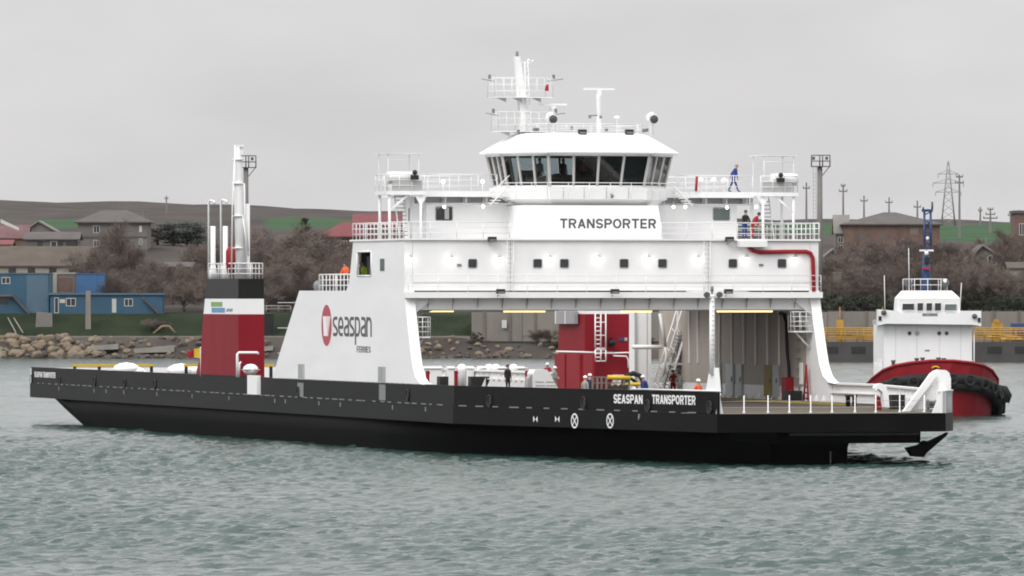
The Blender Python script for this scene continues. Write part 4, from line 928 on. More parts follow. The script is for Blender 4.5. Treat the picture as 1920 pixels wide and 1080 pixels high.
# gear in front of the starboard stern bulwark: cabinets, vents, hose boxes
spec = [(788, 'black', .5, .75), (830, 'black', .62, .75), (892, 'black', .9, .75), (916, 'black', .6, .75), (964, 'black', .75, .75)]
for x, m_, wd, h in spec:
    c = FZ(x, 726, DZ); P(MB().box(c.x - wd / 2, c.x + wd / 2, c.y - .4, c.y + .4, DZ + .02, DZ + h), 'winch_opening', m_)
for x, m_ in ((799, 0), (812, 0), (820, 0), (844, 0), (866, 1), (880, 0), (903, 0), (917, 1), (930, 1), (939, 0), (963, 1), (975, 0)):
    c = FZ(x, 725, DZ)
    if m_: P(MB().lathe([(.3, 0), (.32, 1.0), (.36, 1.1), (.37, 1.35), (.2, 1.55), (.02, 1.6)], (c.x, c.y, DZ), 9), 'mushroom_vent', 'bright_white')
    else: P(MB().box(c.x - .25, c.x + .25, c.y - .3, c.y + .3, DZ, DZ + 1.45).tube([(c.x - .3, c.y - .35, DZ + 1.3), (c.x + .4, c.y - .35, DZ + 1.3)], .06, 5), 'locker', 'rail_white')
for x in (799, 852, 985):
    c = FZ(x, 731, DZ); P(MB().box(c.x - .11, c.x + .11, c.y - .45, c.y - .3, DZ + .25, DZ + 1.3).box(c.x - .16, c.x + .16, c.y - .46, c.y - .44, DZ + 1.1, DZ + 1.2), 'fire_hose_box', 'deck_red')
# sloping white ramp housing
u = 33; q = [FU(x, y, u) for x, y in [(1000, 700), (1004, 693), (1026, 693), (1050, 734), (1000, 734)]]
o = P(MB().prism(q, (0, 1.4, 0)), 'ramp_housing', 'bright_white')
for x0, x1 in ((1004, 1019), (1024, 1040)):
    f = MB()
    for y in (715, 722, 729): a, b2 = FU(x0, y + 2, u), FU(x1 + (y - 715) * .4, y, u); f.box(a.x, b2.x, u - .02, u + .01, a.z, b2.z)
    P(f, 'housing_louvre', 'pale_grey', o)
P(MB().prism([FU(x, y, 33.2) for x, y in [(988, 734), (991, 710), (995, 703), (1000, 701), (1000, 734)]], (0, .7, 0)), 'housing_end', 'louver_grey', o)

# bow end: stanchions with wires, end post, light mast, roller, horn plate, winch
for x in (1395, 1440, 1480, 1520, 1560, 1603, 1642, 1687, 1733):
    c = FU(x, 776, -41.1); f = MB().lathe([(.075, 0), (.075, .12), (.032, .14), (.032, 1.0)], (c.x, -41.1, DZ), 6); P(f, 'stanchion', 'rail_white')
f = MB()
a, b2 = FU(1350, 776, -41.1).x, 6.1
for z in (.35, .68): f.tube([(a, -41.1, DZ + z), (b2, -41.1, DZ + z)], .010, 4)
P(f, 'guard_wire', 'pale_grey')
q = [FU(x, y, -41.2) for x, y in [(1343, 776), (1345, 738), (1349, 735), (1356, 776)]]; P(MB().prism(q, (0, .5, 0)), 'end_post', 'bright_white')
p, xd, nr = side_pt(1325, 738); c = p - nr * .3
q = [c + xd * -.75 + Vector((0, 0, -.1)), c + xd * .55 + Vector((0, 0, -.1)), c + xd * .30 + Vector((0, 0, 1.4)), c + xd * -.2 + Vector((0, 0, 1.4))]
lm = P(MB().prism(q, nr * -.3), 'light_mast', 'bright_white')
zt = HC + (HY - 552) / FP * 392; P(MB().lathe([(.17, BZ + 1.0), (.14, zt)], (c.x, c.y - .1, 0), 10), 'mast_pole', 'bright_white', lm)
f = MB(); f.box(c.x - .42, c.x + .42, c.y - .2, c.y, zt - .2, zt - .1); P(f, 'mast_arm', 'rail_white', lm)
for s in (-1, 1): P(MB().lathe([(.12, -.15), (.17, .1), (.16, .2)], (c.x + s * .36, c.y - .2, zt - .02), 8, 'y'), 'mast_spotlight', 'steel_dark', lm)
P(MB().lathe([(.05, zt), (.05, zt + .15), (.09, zt + .18), (.09, zt + .45)], (c.x, c.y - .1, 0), 8), 'mast_light', 'mid_grey', lm)
for i in range(16):
    f = MB(); f.box(c.x - .1, c.x + .14, c.y - .29, c.y - .27, BZ + 1.3 + i * .26, BZ + 1.33 + i * .26); P(f, 'mast_rung', 'pale_grey', lm)
p, xd, nr = side_pt(1180, 735); e2, _, _ = side_pt(1345, 738); 
f = MB(); f.tube([p - nr * .2 + Vector((0, 0, BZ + .1 - p.z)), e2 - nr * .2 + Vector((0, 0, BZ + .1 - e2.z))], .045, 5); P(f, 'bulwark_hand_rail', 'rail_white')
# horn-shaped white side plate with sloping arm at the bow corner
hu = -37.2; hv = [FU(x, y, hu) for x, y in [(1696, 772), (1745, 703), (1752, 696), (1760, 693), (1774, 694), (1780, 699), (1783, 710), (1783, 772)]]
o = P(MB().prism(hv, (0, .35, 0)), 'horn_plate', 'bright_white')
q = [FU(x, y, hu - .3) for x, y in [(1694, 772), (1747, 699), (1754, 699), (1757, 704), (1706, 772)]]; P(MB().prism(q, (0, .295, 0)), 'sloping_arm', 'bright_white', o)
q = [FU(x, y, hu - .05) for x, y in [(1718, 768), (1750, 722), (1776, 722), (1776, 768)]]; P(MB().prism(q, (0, .046, 0)), 'recessed_panel', 'rail_white', o)
q = [FU(x, y, hu - .5) for x, y in [(1758, 750), (1762, 716), (1766, 716), (1776, 728), (1772, 740), (1764, 750)]]; P(MB().prism(q, (0, .44, 0)), 'stiffening_web', 'bright_white', o)
# bow corner bulwark
f = MB(); wall(f, ES + Vector((.0, 0)), CH, DZ, BZ + .05, .04, .16); P(f, 'corner_bulwark', 'louver_grey')
f = MB().prism([(5.95, -41.3, DZ), (6.25, -41.3, DZ), (6.25, -40.9, DZ), (5.95, -40.9, DZ)], (0, 0, 1.15)); f.prism([(5.5, -41.2, DZ), (5.95, -41.2, DZ), (5.95, -41.2, 3.9)], (0, .1, 0)); P(f, 'corner_post', 'bright_white')
f = MB(); p_ = [ES, CH]; wall(f, ES, CH, BZ + .05, BZ + .12, -.02, .5); P(f, 'corner_cap', 'bright_white')
f = MB(); wall(f, ES + (CH - ES) * .25, ES + (CH - ES) * .8, 3.05, 3.75, .015, .05); P(f, 'corner_panel', 'pale_grey')
q = [FU(x, y, -33) for x, y in [(1659, 764), (1655, 735), (1647, 729), (1642, 733), (1641, 727), (1646, 720), (1654, 719), (1662, 725), (1666, 740), (1668, 764)]]; P(MB().prism(q, (0, .5, 0)), 'fairlead_roller', 'bright_white')
a, b2 = FU(1673, 760, -31), FU(1697, 740, -31); P(MB().box(a.x, b2.x, -31, -30.4, DZ, b2.z), 'mooring_opening', 'black')
c = FU(1647, 752, -32); P(MB().box(c.x - .12, c.x + .12, -32.2, -31.8, DZ, c.z + .25), 'fire_hydrant', 'deck_red')
c = FU(1750, 763, -38.6); o = P(MB().lathe([(.18, -.35), (.3, -.34), (.3, -.28), (.2, -.26), (.2, .26), (.3, .28), (.3, .34), (.18, .35)], (c.x, -38.6, DZ + .42), 10, 'x'), 'mooring_winch', 'steel_dark')
P(MB().box(c.x - .5, c.x + .75, -38.9, -38.3, DZ, DZ + .16).box(c.x + .45, c.x + .75, -38.8, -38.4, DZ + .16, DZ + .7), 'winch_base', 'mid_grey', o)
f = MB()
for x in (1590, 1602): c = FU(x, 757, -18); f.lathe([(.14, 0), (.14, .55), (.2, .6), (.2, .68)], (c.x, -18, DZ), 8)
P(f, 'bollard', 'black')

# ------------------------------------------------------------------ people: one skinned body each, clothes coloured by region
def body_mesh(pose, jacket, trousers, h=1.75):
    """joints in a local frame: x right of the viewer, -y towards the viewer, z up; grown with the Skin modifier"""
    lean = pose.get('lean', 0); step = pose.get('step', .0); face = pose.get('face', 0); arms = pose.get('arms', 'down')
    J = {}; Rr = {}; Ed = []
    def j(n, p, r, par=None): J[n] = Vector(p); Rr[n] = r; (Ed.append((par, n)) if par else None)
    j('pelvis', (0, 0, .95), .15)
    sx = math.sin(lean); cx = math.cos(lean)
    def up(d, side=0, fwd=0): return (side, -sx * d - fwd * cx, .95 + cx * d - fwd * sx)
    j('waist', up(.14), .14, 'pelvis'); j('chest', up(.34), .165, 'waist'); j('neck0', up(.50), .09, 'chest'); j('neck', up(.57, 0, .01), .062, 'neck0')
    j('head0', up(.64, 0, .02), .085, 'neck'); j('head', up(.72, 0, .025), .102, 'head0'); j('crown', up(.79, 0, .02), .075, 'head'); j('nose', up(.70, 0, .125), .02, 'head')
    for s, k in ((-1, 'l'), (1, 'r')):
        hp = step * s
        j(k + 'hip', (s * .10, 0, .88), .105, 'pelvis'); j(k + 'knee', (s * .11, -hp * .55 - .03, .49), .068, k + 'hip'); j(k + 'ankle', (s * .115, -hp + (.03 if hp < 0 else 0), .09), .045, k + 'knee')
        j(k + 'toe', (s * .13, -hp - .17, .045), .04, k + 'ankle')
        j(k + 'sh', up(.46, s * .19), .075, 'neck0')
        if arms == 'down': e, w_ = up(.20, s * .25, -.03), up(-.04, s * .26, .05)
        elif arms == 'rail': e, w_ = up(.24, s * .26, .10), up(.14, s * .22, .34)
        elif arms == 'swing': e, w_ = up(.20, s * .24, -.10 * s), up(-.01, s * .24, .16 * -s + .04)
        else: e, w_ = up(.20, s * .28, .02), up(.10, s * .12, .24)
        j(k + 'el', e, .052, k + 'sh'); j(k + 'wr', w_, .036, k + 'el')
        d = (J[k + 'wr'] - J[k + 'el']).normalized(); q = d.cross(Vector((s, 0, 0))); q = q.normalized() if q.length > .1 else Vector((0, -1, 0))
        j(k + 'palm', J[k + 'wr'] + d * .07, .03, k + 'wr')
        for i in range(4):
            o = q * (i - 1.5) * .021; L = (.07, .082, .078, .06)[i]
            j(k + 'f%d' % i, J[k + 'palm'] + d * (.02 + L * .5) + o, .0095, k + 'palm'); j(k + 'g%d' % i, J[k + 'palm'] + d * (.02 + L) + o - Vector((s * .018, 0, 0)), .008, k + 'f%d' % i)
        j(k + 'th', J[k + 'wr'] + d * .05 - q * .045, .011, k + 'wr')
    names = list(J); idx = {n: i for i, n in enumerate(names)}
    me = bpy.data.meshes.new('person'); me.from_pydata([J[n] for n in names], [(idx[a], idx[b]) for a, b in Ed], []); me.update()
    ob = bpy.data.objects.new('person', me); COL.objects.link(ob)
    ob.modifiers.new('Skin', 'SKIN')
    if not me.skin_vertices: bpy.context.view_layer.update()
    sv = me.skin_vertices[0].data
    for n in names: sv[idx[n]].radius = (Rr[n], Rr[n]); sv[idx[n]].use_root = (n == 'pelvis')
    ms = ob.modifiers.new('Sub', 'SUBSURF'); ms.levels = 1; ms.render_levels = 1
    dg = bpy.context.evaluated_depsgraph_get(); r = bpy.data.meshes.new_from_object(ob.evaluated_get(dg)); bpy.data.objects.remove(ob)
    r.materials.clear()
    for m in ('skin', jacket, trousers, 'boot'): r.materials.append(M[m])
    segs = []
    for a, b in Ed:
        if b in ('head', 'crown', 'nose', 'head0', 'neck') or 'palm' in b or b[1] in 'fg' and len(b) == 3 or b.endswith('th'): k = 0
        elif b.endswith(('hip', 'knee', 'ankle')): k = 2
        elif b.endswith('toe'): k = 3
        else: k = 1
        segs.append((J[a], J[b], k))
    for p in r.polygons:
        c = p.center; best = 9; bk = 1
        for a, b, k in segs:
            ab = b - a; t_ = max(0, min(1, (c - a).dot(ab) / max(1e-9, ab.length_squared))); dd_ = (a + ab * t_ - c).length
            if dd_ < best: best = dd_; bk = k
        if bk == 1 and c.z < .90 and abs(c.x) < .17 and abs(c.y) < .2: bk = 2
        p.material_index = bk; p.use_smooth = True
    return r, J
def person(label, loc, rz, jacket, trousers, pose=None, helmet=None, vest=None, h=1.75, hair='hair', group=None):
    pose = pose or {}; me, J = body_mesh(pose, jacket, trousers)
    o = bpy.data.objects.new('person', me); COL.objects.link(o); o.location = loc; o.rotation_euler = (0, 0, rz); o.scale = (h / 1.78,) * 3
    tag(o, label, 'person', group)
    hd = J['head']; f = MB()
    if helmet:
        f.lathe([(.135, -.005), (.128, .02), (.115, .08), (.07, .125), (.01, .14)], (hd.x, hd.y + .01, hd.z + .035), 12); f.box(hd.x - .08, hd.x + .08, hd.y - .19, hd.y - .1, hd.z + .03, hd.z + .045); f.build('helmet', helmet, o)
    else:
        f.ball((hd.x, hd.y + .03, hd.z + .035), .115, 10, 1, 1.02, 1); f.build('hair', hair, o)
    if vest:
        ch, wa = J['chest'], J['waist']; f = MB()
        rg = []
        for c, a, b in ((wa - Vector((0, 0, .1)), .175, .14), (wa, .18, .15), (ch, .20, .165), (J['neck0'] - Vector((0, 0, .02)), .17, .11)):
            rg.append([c + Vector((a * math.cos(i * math.pi / 6), b * math.sin(i * math.pi / 6), 0)) for i in range(12)])
        f.loft(rg, smooth=True); f.build('vest', vest, o)
    return o
def FHead(x, y, hh=1.78, dz=DZ):
    k = HC - dz - hh; p = FZ(x, y, dz + hh); return p.x, p.y
def on_ferry(label, x, y, dz, jacket, trousers, rz=0, plane=None, **k):
    if plane is not None:
        q = FU(x, y, plane); v, u = q.x, q.y
    else: v, u = FHead(x, y, k.get('h', 1.75), dz)
    return person(label, l2w(v, u, dz), FA + rz, jacket, trousers, **k)
WALK = {'step': .34, 'lean': .30, 'arms': 'swing'}; RAIL = {'lean': .18, 'arms': 'rail'}; BEND = {'lean': .75, 'arms': 'rail', 'step': .1}
on_ferry('person in blue overalls walking with bowed head along the bridge wing', 1375, 357, 15.56, 'cloth_blue', 'cloth_blue', R(90), plane=5.7, pose=WALK, hair='skin')
on_ferry('person in dark jacket and blue trousers at the upper deck rail beside someone in red', 1396, 450, 12.66, 'cloth_black', 'cloth_blue', R(20), plane=.9, pose=RAIL)
on_ferry('person in red overalls bending over the upper deck rail', 1411, 450, 12.66, 'cloth_red', 'cloth_red', R(60), plane=1.0, pose={'lean': .62, 'arms': 'rail'})
q = FV(649, 545, -12.0); person('person in an orange vest behind the rail on the low shoulder deck', l2w(-12.0, q.y, ZS), FA - R(50), 'cloth_orange', 'cloth_black', RAIL, None, 'cloth_orange')
q = FV(675, 500, -12.25); person('person in black standing in the dark opening of the white side wall', l2w(-12.25, q.y, ZS), FA - R(70), 'cloth_black', 'cloth_black')
q = FV(682, 500, -12.3); person('person in a lime yellow jacket in the opening of the white side wall', l2w(-12.3, q.y, ZS), FA - R(70), 'cloth_lime', 'cloth_black', None, None, 'cloth_lime')
on_ferry('person in black standing on the open deck before the white far bulwark', 952, 684, DZ, 'cloth_black', 'cloth_black', R(25), h=1.8)
on_ferry('person in red jacket and white helmet leaning beyond the sloping white housing', 1028, 680, DZ, 'cloth_red', 'cloth_black', R(-30), pose={'lean': .35, 'arms': 'rail'}, helmet='helmet_white')
on_ferry('person in grey with a white helmet close beside the red casing corner', 1040, 688, DZ, 'cloth_grey', 'cloth_grey', R(40), helmet='helmet_white', pose={'arms': 'front'})
on_ferry('person in blue overalls standing against the red casing doors', 1084, 686, DZ, 'cloth_blue', 'cloth_blue', R(30))
on_ferry('person in navy coat and white helmet behind the black bulwark below the casing ladder', 1106, 702, DZ, 'cloth_navy', 'cloth_navy', R(150), helmet='helmet_white')
on_ferry('person in white and a pale helmet half hidden left of the one in navy', 1097, 706, DZ, 'cloth_grey', 'cloth_grey', R(120), helmet='helmet_white')
on_ferry('person in blue jacket and white helmet right of the yellow hoses', 1209, 704, DZ, 'cloth_blue', 'cloth_blue', R(-60), helmet='helmet_white', pose={'lean': .2})
on_ferry('person in grey coat at the foot of the inclined stairs', 1275, 698, DZ, 'cloth_grey', 'cloth_grey', R(-40), pose={'lean': .15, 'arms': 'front'})
on_ferry('person in red jacket behind the inclined stairs', 1262, 694, DZ, 'cloth_red', 'cloth_red', R(10), pose={'arms': 'front'})
on_ferry('person in grey with white helmet at the far end of the starboard wall', 1296, 677, DZ, 'cloth_grey', 'cloth_grey', R(10), helmet='helmet_white')
on_ferry('person in orange jacket and white helmet beside the foot of the light mast', 1309, 712, DZ, 'cloth_orange', 'cloth_orange', R(20), helmet='helmet_white')
on_ferry('person in grey coat standing right of the light mast', 1341, 699, DZ, 'cloth_grey', 'cloth_grey', R(20))
on_ferry('person in a red jacket in the middle of the wheelhouse', 1092, 360, 15.83, 'cloth_red', 'cloth_black', R(30), plane=7.6, pose={'arms': 'front'}, h=1.8)
on_ferry('person in dark clothes left of the red jacket in the wheelhouse', 1056, 360, 15.83, 'cloth_black', 'cloth_black', R(20), plane=8.0, h=1.75)
on_ferry('person in grey at the left windows of the wheelhouse', 1012, 360, 15.83, 'cloth_grey', 'cloth_black', R(20), plane=8.0, h=1.75)

# ------------------------------------------------------------------ loose gear on the ferry and its flag
rk = thing('machinery_rack', 'grey pipe rack with a yellow pipe on top in front of the red casing', 'machinery', l2w(*FHead(1152, 702)[:2], DZ), FA)
f = MB()
for x in (-1.05, -.5, .9): f.box(x - .05, x + .05, -.05, .05, 0, 1.65); f.box(x - .05, x + .05, .9, 1.0, 0, 1.65)
for z in (.3, .8, 1.25, 1.6): f.box(-1.1, .95, -.06, -.01, z, z + .05); f.box(-1.1, .95, .92, .97, z, z + .05)
f.build('rack_frame', 'pole_concrete', rk)
MB().tube([(-.45, -.1, 1.62), (.95, -.1, 1.56)], .13, 8).build('yellow_pipe', 'yellow', rk)
f = MB()
for i in range(4): f.lathe([(.17, -.12), (.2, 0), (.17, .12)], (-.2 + i * .35, .3, 1.0), 8, 'y'); f.lathe([(.12, 0), (.12, .5)], (-.3 + i * .3, .4, .3), 8)
f.box(-.5, .85, .2, .8, .1, .35); f.build('valve_block', 'roof_brown', rk)
hb_ = thing('hose_bundle', 'black rubber hoses bent over a stand with a yellow hoop', 'hose', l2w(*FHead(1187, 700)[:2], DZ), FA)
for x in (-.62, -.42, .42, .62):
    pass
MB().tube([(-.62, 0, 0), (-.62, 0, 1.25), (-.45, 0, 1.62), (0, 0, 1.78), (.45, 0, 1.62), (.62, 0, 1.25), (.62, 0, 0)], .15, 8).build('black_hose', 'black_rubber', hb_)
MB().tube([(-.4, .3, 0), (-.4, .3, 1.1), (-.1, .3, 1.5), (.2, .3, 1.3), (.35, .3, .1)], .13, 8).build('black_hose', 'black_rubber', hb_)
MB().tube([(-.72, -.2, .75), (-.68, -.2, 1.02), (-.5, -.2, 1.14), (.5, -.2, 1.14), (.68, -.2, 1.02), (.72, -.2, .75)], .11, 8).build('yellow_hoop', 'yellow', hb_)
MB().lathe([(.16, 0), (.16, 1.0)], (0, -.1, 0), 8).build('stand_post', 'rail_white', hb_)
f = MB(); pts0 = [FU(x, y, 47) for x, y in [(374, 652), (363, 654), (352, 662), (352, 671), (362, 670), (374, 672)]]
fl = thing('flag', 'yellow and red flag hanging behind the red casing', 'flag', l2w(pts0[0].x, 47, 4))
def fw(x, y, du=0): p = FU(x, y, 47 + du); return l2w(p.x, p.y, p.z) - fl.location
f = MB().prism([fw(375, 652), fw(363.5, 654, .2), fw(364, 670, .25), fw(375, 672)], Vector((.0, .02, 0))); f.build('yellow_band', 'yellow', fl)
f = MB().prism([fw(363.5, 654, .2), fw(350, 661, .6), fw(352, 671, .5), fw(364, 670, .25)], Vector((0, .02, 0))); f.build('red_band', 'deck_red', fl)
MB().tube([fw(376, 705), fw(376, 650)], .03, 5).build('flagstaff', 'rail_white', fl)

# ------------------------------------------------------------------ tug
TY = 556.0; ts = TY / FP
tug = thing('tugboat', 'red hulled tugboat with tyre fenders and a white house, bow towards the viewer', 'tug', (world_pt(1752, 780, TY).x, TY, 0), R(3))
def tz(y): return HC + (HY - y) * ts
def tx(x): return (x - 1752) * ts
# bow lines: half breadth along the boat (y aft), at waterline / knuckle / bulwark top
st_ = [(-5.2, .15, .35, .9, 4.25), (-4.6, 1.5, 2.0, 2.3, 4.10), (-3.6, 2.6, 3.1, 3.4, 3.88), (-2.2, 3.5, 3.9, 4.2, 3.5), (-.4, 4.25, 4.6, 4.85, 2.85), (2.5, 4.75, 5.0, 5.2, 2.1), (9, 4.8, 5.1, 5.3, 1.9), (18, 4.7, 5.0, 5.2, 1.9), (22, 3.8, 4.2, 4.4, 1.9)]
rings = []
for y, a, b, c, zt in st_:
    rings.append([(-c, y, zt), (-b, y, zt - 1.4 if zt > 2.6 else 1.0), (-a, y + .35 * (y < 0), 0), (-a * .8, y + .8 * (y < 0), -1.5), (a * .8, y + .8 * (y < 0), -1.5), (a, y + .35 * (y < 0), 0), (b, y, zt - 1.4 if zt > 2.6 else 1.0), (c, y, zt)])
hl = MB().loft(rings, smooth=False).build('tug_hull', 'tug_red', tug)
f = MB(); path = [(-c, y, zt) for y, a, b, c, zt in st_[::-1]] + [(c, y, zt) for y, a, b, c, zt in st_]
f.tube(path, .13, 6); f.build('bulwark_cap', 'tug_red', hl)
# inner sloping red foredeck bulwark seen above the fender row
f = MB(); fp = [(-(c + .14), y - .12, zt - 1.3) for y, a, b, c, zt in st_[6:0:-1]] + [(0, -5.4, 2.95)] + [(c + .14, y - .12, zt - 1.3) for y, a, b, c, zt in st_[1:7]]
f.tube(fp, .40, 8); f.build('bow_fender', 'black_rubber', tug)
f = MB(); f.tube([(x * .985, y + .06, z - .55) for x, y, z in fp], .36, 8); f.build('lower_fender', 'black_rubber', tug)
f = MB(); f.loft([[(-c * .97, y + .15, zt - .12) for y, a, b, c, zt in st_], [(c * .97, y + .15, zt - .12) for y, a, b, c, zt in st_]], close=False, caps=False); f.v = [(x, y, z + .16) for x, y, z in f.v]; f.build('tug_deck', 'steel_dark', tug)
fv = [Vector(p) for p in fp]; acc = [0]
for a, b in zip(fv, fv[1:]): acc.append(acc[-1] + (b - a).length)
for i in range(24):
    s_ = acc[-1] * (i + .5) / 24; k = max(j_ for j_ in range(len(acc)) if acc[j_] <= s_); t_ = (s_ - acc[k]) / (acc[min(k + 1, len(acc) - 1)] - acc[k] + 1e-9) if k + 1 < len(acc) else 0
    p = fv[k].lerp(fv[min(k + 1, len(fv) - 1)], t_); tg = (fv[min(k + 1, len(fv) - 1)] - fv[k]).normalized(); nr = Vector((tg.y, -tg.x, 0)).normalized()
    f = MB().torus(p + nr * .30 + Vector((0, 0, -.16 + random.uniform(-.12, .12))), .38, .15, nr + Vector((random.uniform(-.2, .2), 0, random.uniform(-.1, .2))), 12, 6); f.build('tyre', 'black_rubber', tug)
p = Vector((5.25, -.6, 1.9)); 
f = MB().tube([(4.9, -.5, 2.0), (5.35, -.4, 1.9), (5.6, -.3, 1.5), (5.5, -.3, 1.0)], [.35, .45, .42, .3], 8); f.build('hanging_fender', 'black_rubber', tug)
f = MB(); f.tube([(tx(1740) + math.cos(R(20 + k * 20)) * .3, -5.26, 3.62 + math.sin(R(20 + k * 20)) * .2) for k in range(8)], .07, 5); f.build('bow_emblem', 'yellow', tug)
hy = 1.5
dkh = MB().box(tx(1661), tx(1827), hy, hy + 8, 2.2, tz(603)).build('tug_house', 'white_paint', tug)
for x in (1709, 1723, 1765, 1779):
    a = (tx(x), hy, tz(625)); f = MB().lathe([(.02, .06), (.13, .06), (.13, 0)], a, 12, 'y'); o = f.build('porthole', 'window_dark' if x != 1723 else 'pale_grey', dkh); MB().torus((a[0], hy - .05, a[2]), .15, .03, (0, 1, 0), 12, 5).build('porthole_rim', 'pale_grey', o)
MB().box(tx(1738), tx(1747), hy - .03, hy, tz(659), tz(656)).build('small_plate', 'mid_grey', dkh)
f = MB()
for x in (1683, 1723, 1766, 1806): f.box(tx(x) - .012, tx(x) + .012, hy - .008, hy, tz(684), tz(612))
f.build('plate_seam', 'pale_grey', dkh)
br = MB().prism([(tx(x), hy - .9, tz(y)) for x, y in [(1648, 610), (1648, 580), (1686, 583), (1690, 587), (1800, 587), (1804, 583), (1842, 583), (1842, 612), (1830, 609), (1663, 607)]], (0, 1.4, 0)).build('bridge_wing', 'white_paint', tug)
f = MB().box(tx(1652), tx(1838), hy - .6, hy + 5, tz(609), tz(600)); f.build('bridge_deck', 'pale_grey', br)
for x, y in ((1651, 597), (1838, 600)): MB().box(tx(x) - .11, tx(x) + .11, hy - .98, hy - .9, tz(y) - .17, tz(y) + .17).build('side_light', 'black', br)
for x, y in ((1658, 586), (1829, 593)): MB().lathe([(.02, .2), (.2, .18), (.2, -.1)], (tx(x), hy - .95, tz(y)), 10, 'y').build('wing_searchlight', 'steel_dark', br)
wh2 = MB().loft([[(tx(1686), hy - .3, tz(588)), (tx(1804), hy - .3, tz(588)), (tx(1801), hy + 3.6, tz(588)), (tx(1688), hy + 3.6, tz(588))], [(tx(1688), hy - .45, tz(559)), (tx(1803), hy - .45, tz(559)), (tx(1799), hy + 3.6, tz(559)), (tx(1690), hy + 3.6, tz(559))], [(tx(1700), hy + 1.2, tz(545)), (tx(1792), hy + 1.2, tz(545)), (tx(1790), hy + 3.2, tz(545)), (tx(1702), hy + 3.2, tz(545))]]).build('tug_wheelhouse', 'bright_white', tug)
for x0, x1, y0, y1 in ((1694, 1717, 569, 582), (1722, 1734, 568, 583), (1739, 1751, 568, 583), (1755, 1768, 568, 583), (1774, 1797, 570, 583)):
    o = MB().box(tx(x0), tx(x1), hy - .47, hy - .34, tz(y1), tz(y0)).build('tug_window', 'window_dark' if x0 < 1770 else 'window_grey', wh2)
    f = MB(); c = [(tx(x0), hy - .47, tz(y0)), (tx(x1), hy - .47, tz(y0)), (tx(x1), hy - .47, tz(y1)), (tx(x0), hy - .47, tz(y1))]; f.tube(c + c[:1], .03, 4); f.build('window_frame', 'rail_white', o)
f = MB().box(tx(1731), tx(1760), hy - .915, hy - .905, tz(593), tz(587)); o = f.build('name_plate', 'pale_grey', br)
lettering('tug_name', 'BN 60002', 'text_dark', o, (tx(1732), hy - .917, tz(592)), (1, 0, 0), (0, 0, 1), tx(1759) - tx(1732), .17, bold=.02)
f = MB(); z0 = tz(545); railing(f, [(tx(1722), hy + 1.3, z0), (tx(1772), hy + 1.3, z0)], tz(523) - z0, 2, .9, .03); railing(f, [(tx(1704), hy + 2.8, z0), (tx(1788), hy + 2.8, z0)], tz(523) - z0, 2, .7, .025); f.build('roof_railing', 'rail_white', wh2)
f = MB(); 
for x in (1711, 1782): f = MB(); f.lathe([(.3, -.35), (.34, 0), (.25, .3)], (tx(x), hy + 2, tz(531)), 10, 'y'); f.box(tx(x) - .1, tx(x) + .1, hy + 1.9, hy + 2.1, z0, tz(531)); f.build('roof_searchlight', 'steel_dark', wh2)
f = MB(); f.ball((tx(1781), hy + 1.8, tz(527)), .17, 8); f.build('light_reflector', 'bright_white', wh2)
ms = MB()
for x in (1744, 1756): ms.tube([(tx(x), hy + 2.6, tz(468)), (tx(x), hy + 2.6, tz(396))], .10, 6)
for k in range(7): y = 402 + k * 10; ms.tube([(tx(1744), hy + 2.6, tz(y)), (tx(1756), hy + 2.6, tz(y + (6 if k % 2 else -6)))], .045, 5)
ms.tube([(tx(1747), hy + 2.6, tz(545)), (tx(1747.5), hy + 2.6, tz(468))], [.42, .22], 8); ms.box(tx(1739), tx(1760), hy + 2.45, hy + 2.75, tz(396), tz(391))
tm = ms.build('tug_mast', 'blue_paint', tug)
MB().tube([(tx(1759), hy + 2.6, tz(391)), (tx(1759), hy + 2.6, tz(377))], .09, 6).tube([(tx(1742), hy + 2.6, tz(391)), (tx(1742), hy + 2.6, tz(387))], .08, 6).build('mast_light', 'steel_dark', tm)
MB().box(tx(1735), tx(1761), hy + 2.4, hy + 2.8, tz(470.5), tz(467.5)).build('cross_arm', 'rail_white', tm)
MB().ball((tx(1747), hy + 2.2, tz(474)), .17, 8).ball((tx(1749), hy + 2.2, tz(446)), .13, 8).build('mast_lamp', 'bright_white', tm)
MB().box(tx(1743), tx(1753), hy + 2.2, hy + 2.6, tz(494), tz(482)).build('radar_box', 'black', tm)
MB().box(tx(1740), tx(1754), hy + 2.0, hy + 2.4, tz(505), tz(501)).build('mast_ring', 'cloth_red', tm)
f = MB()
for x, y0, y1 in ((1665, 580, 516), (1711, 545, 465), (1807, 580, 530)): f.tube([(tx(x), hy + 1, tz(y0)), (tx(x + (3 if x > 1800 else -1)), hy + 1, tz(y1))], .03, 4)
f.build('whip_aerial', 'rail_white', tug)
f = MB()
for x, y in ((1672, 681), (1716, 677), (1727, 676), (1757, 676), (1767, 677), (1811, 684), (1818, 686)): f.lathe([(.13, 0), (.13, .45), (.19, .5), (.19, .6)], (tx(x), -1.0, tz(y) - .35), 8)
f.build('mooring_bitts', 'steel_dark', tug)
f = MB(); railing(f, [(tx(1829), hy + .5, 2.3), (tx(1829), hy + 5, 2.3)], 1.9, 4, 1, .035); railing(f, [(tx(1657), hy + .5, 2.3), (tx(1657), hy + 5, 2.3)], 1.9, 4, 1, .035); f.tube([(tx(1831), hy, 2.2), (tx(1831), hy, tz(612))], .05, 5); f.build('side_railing', 'rail_white', tug)

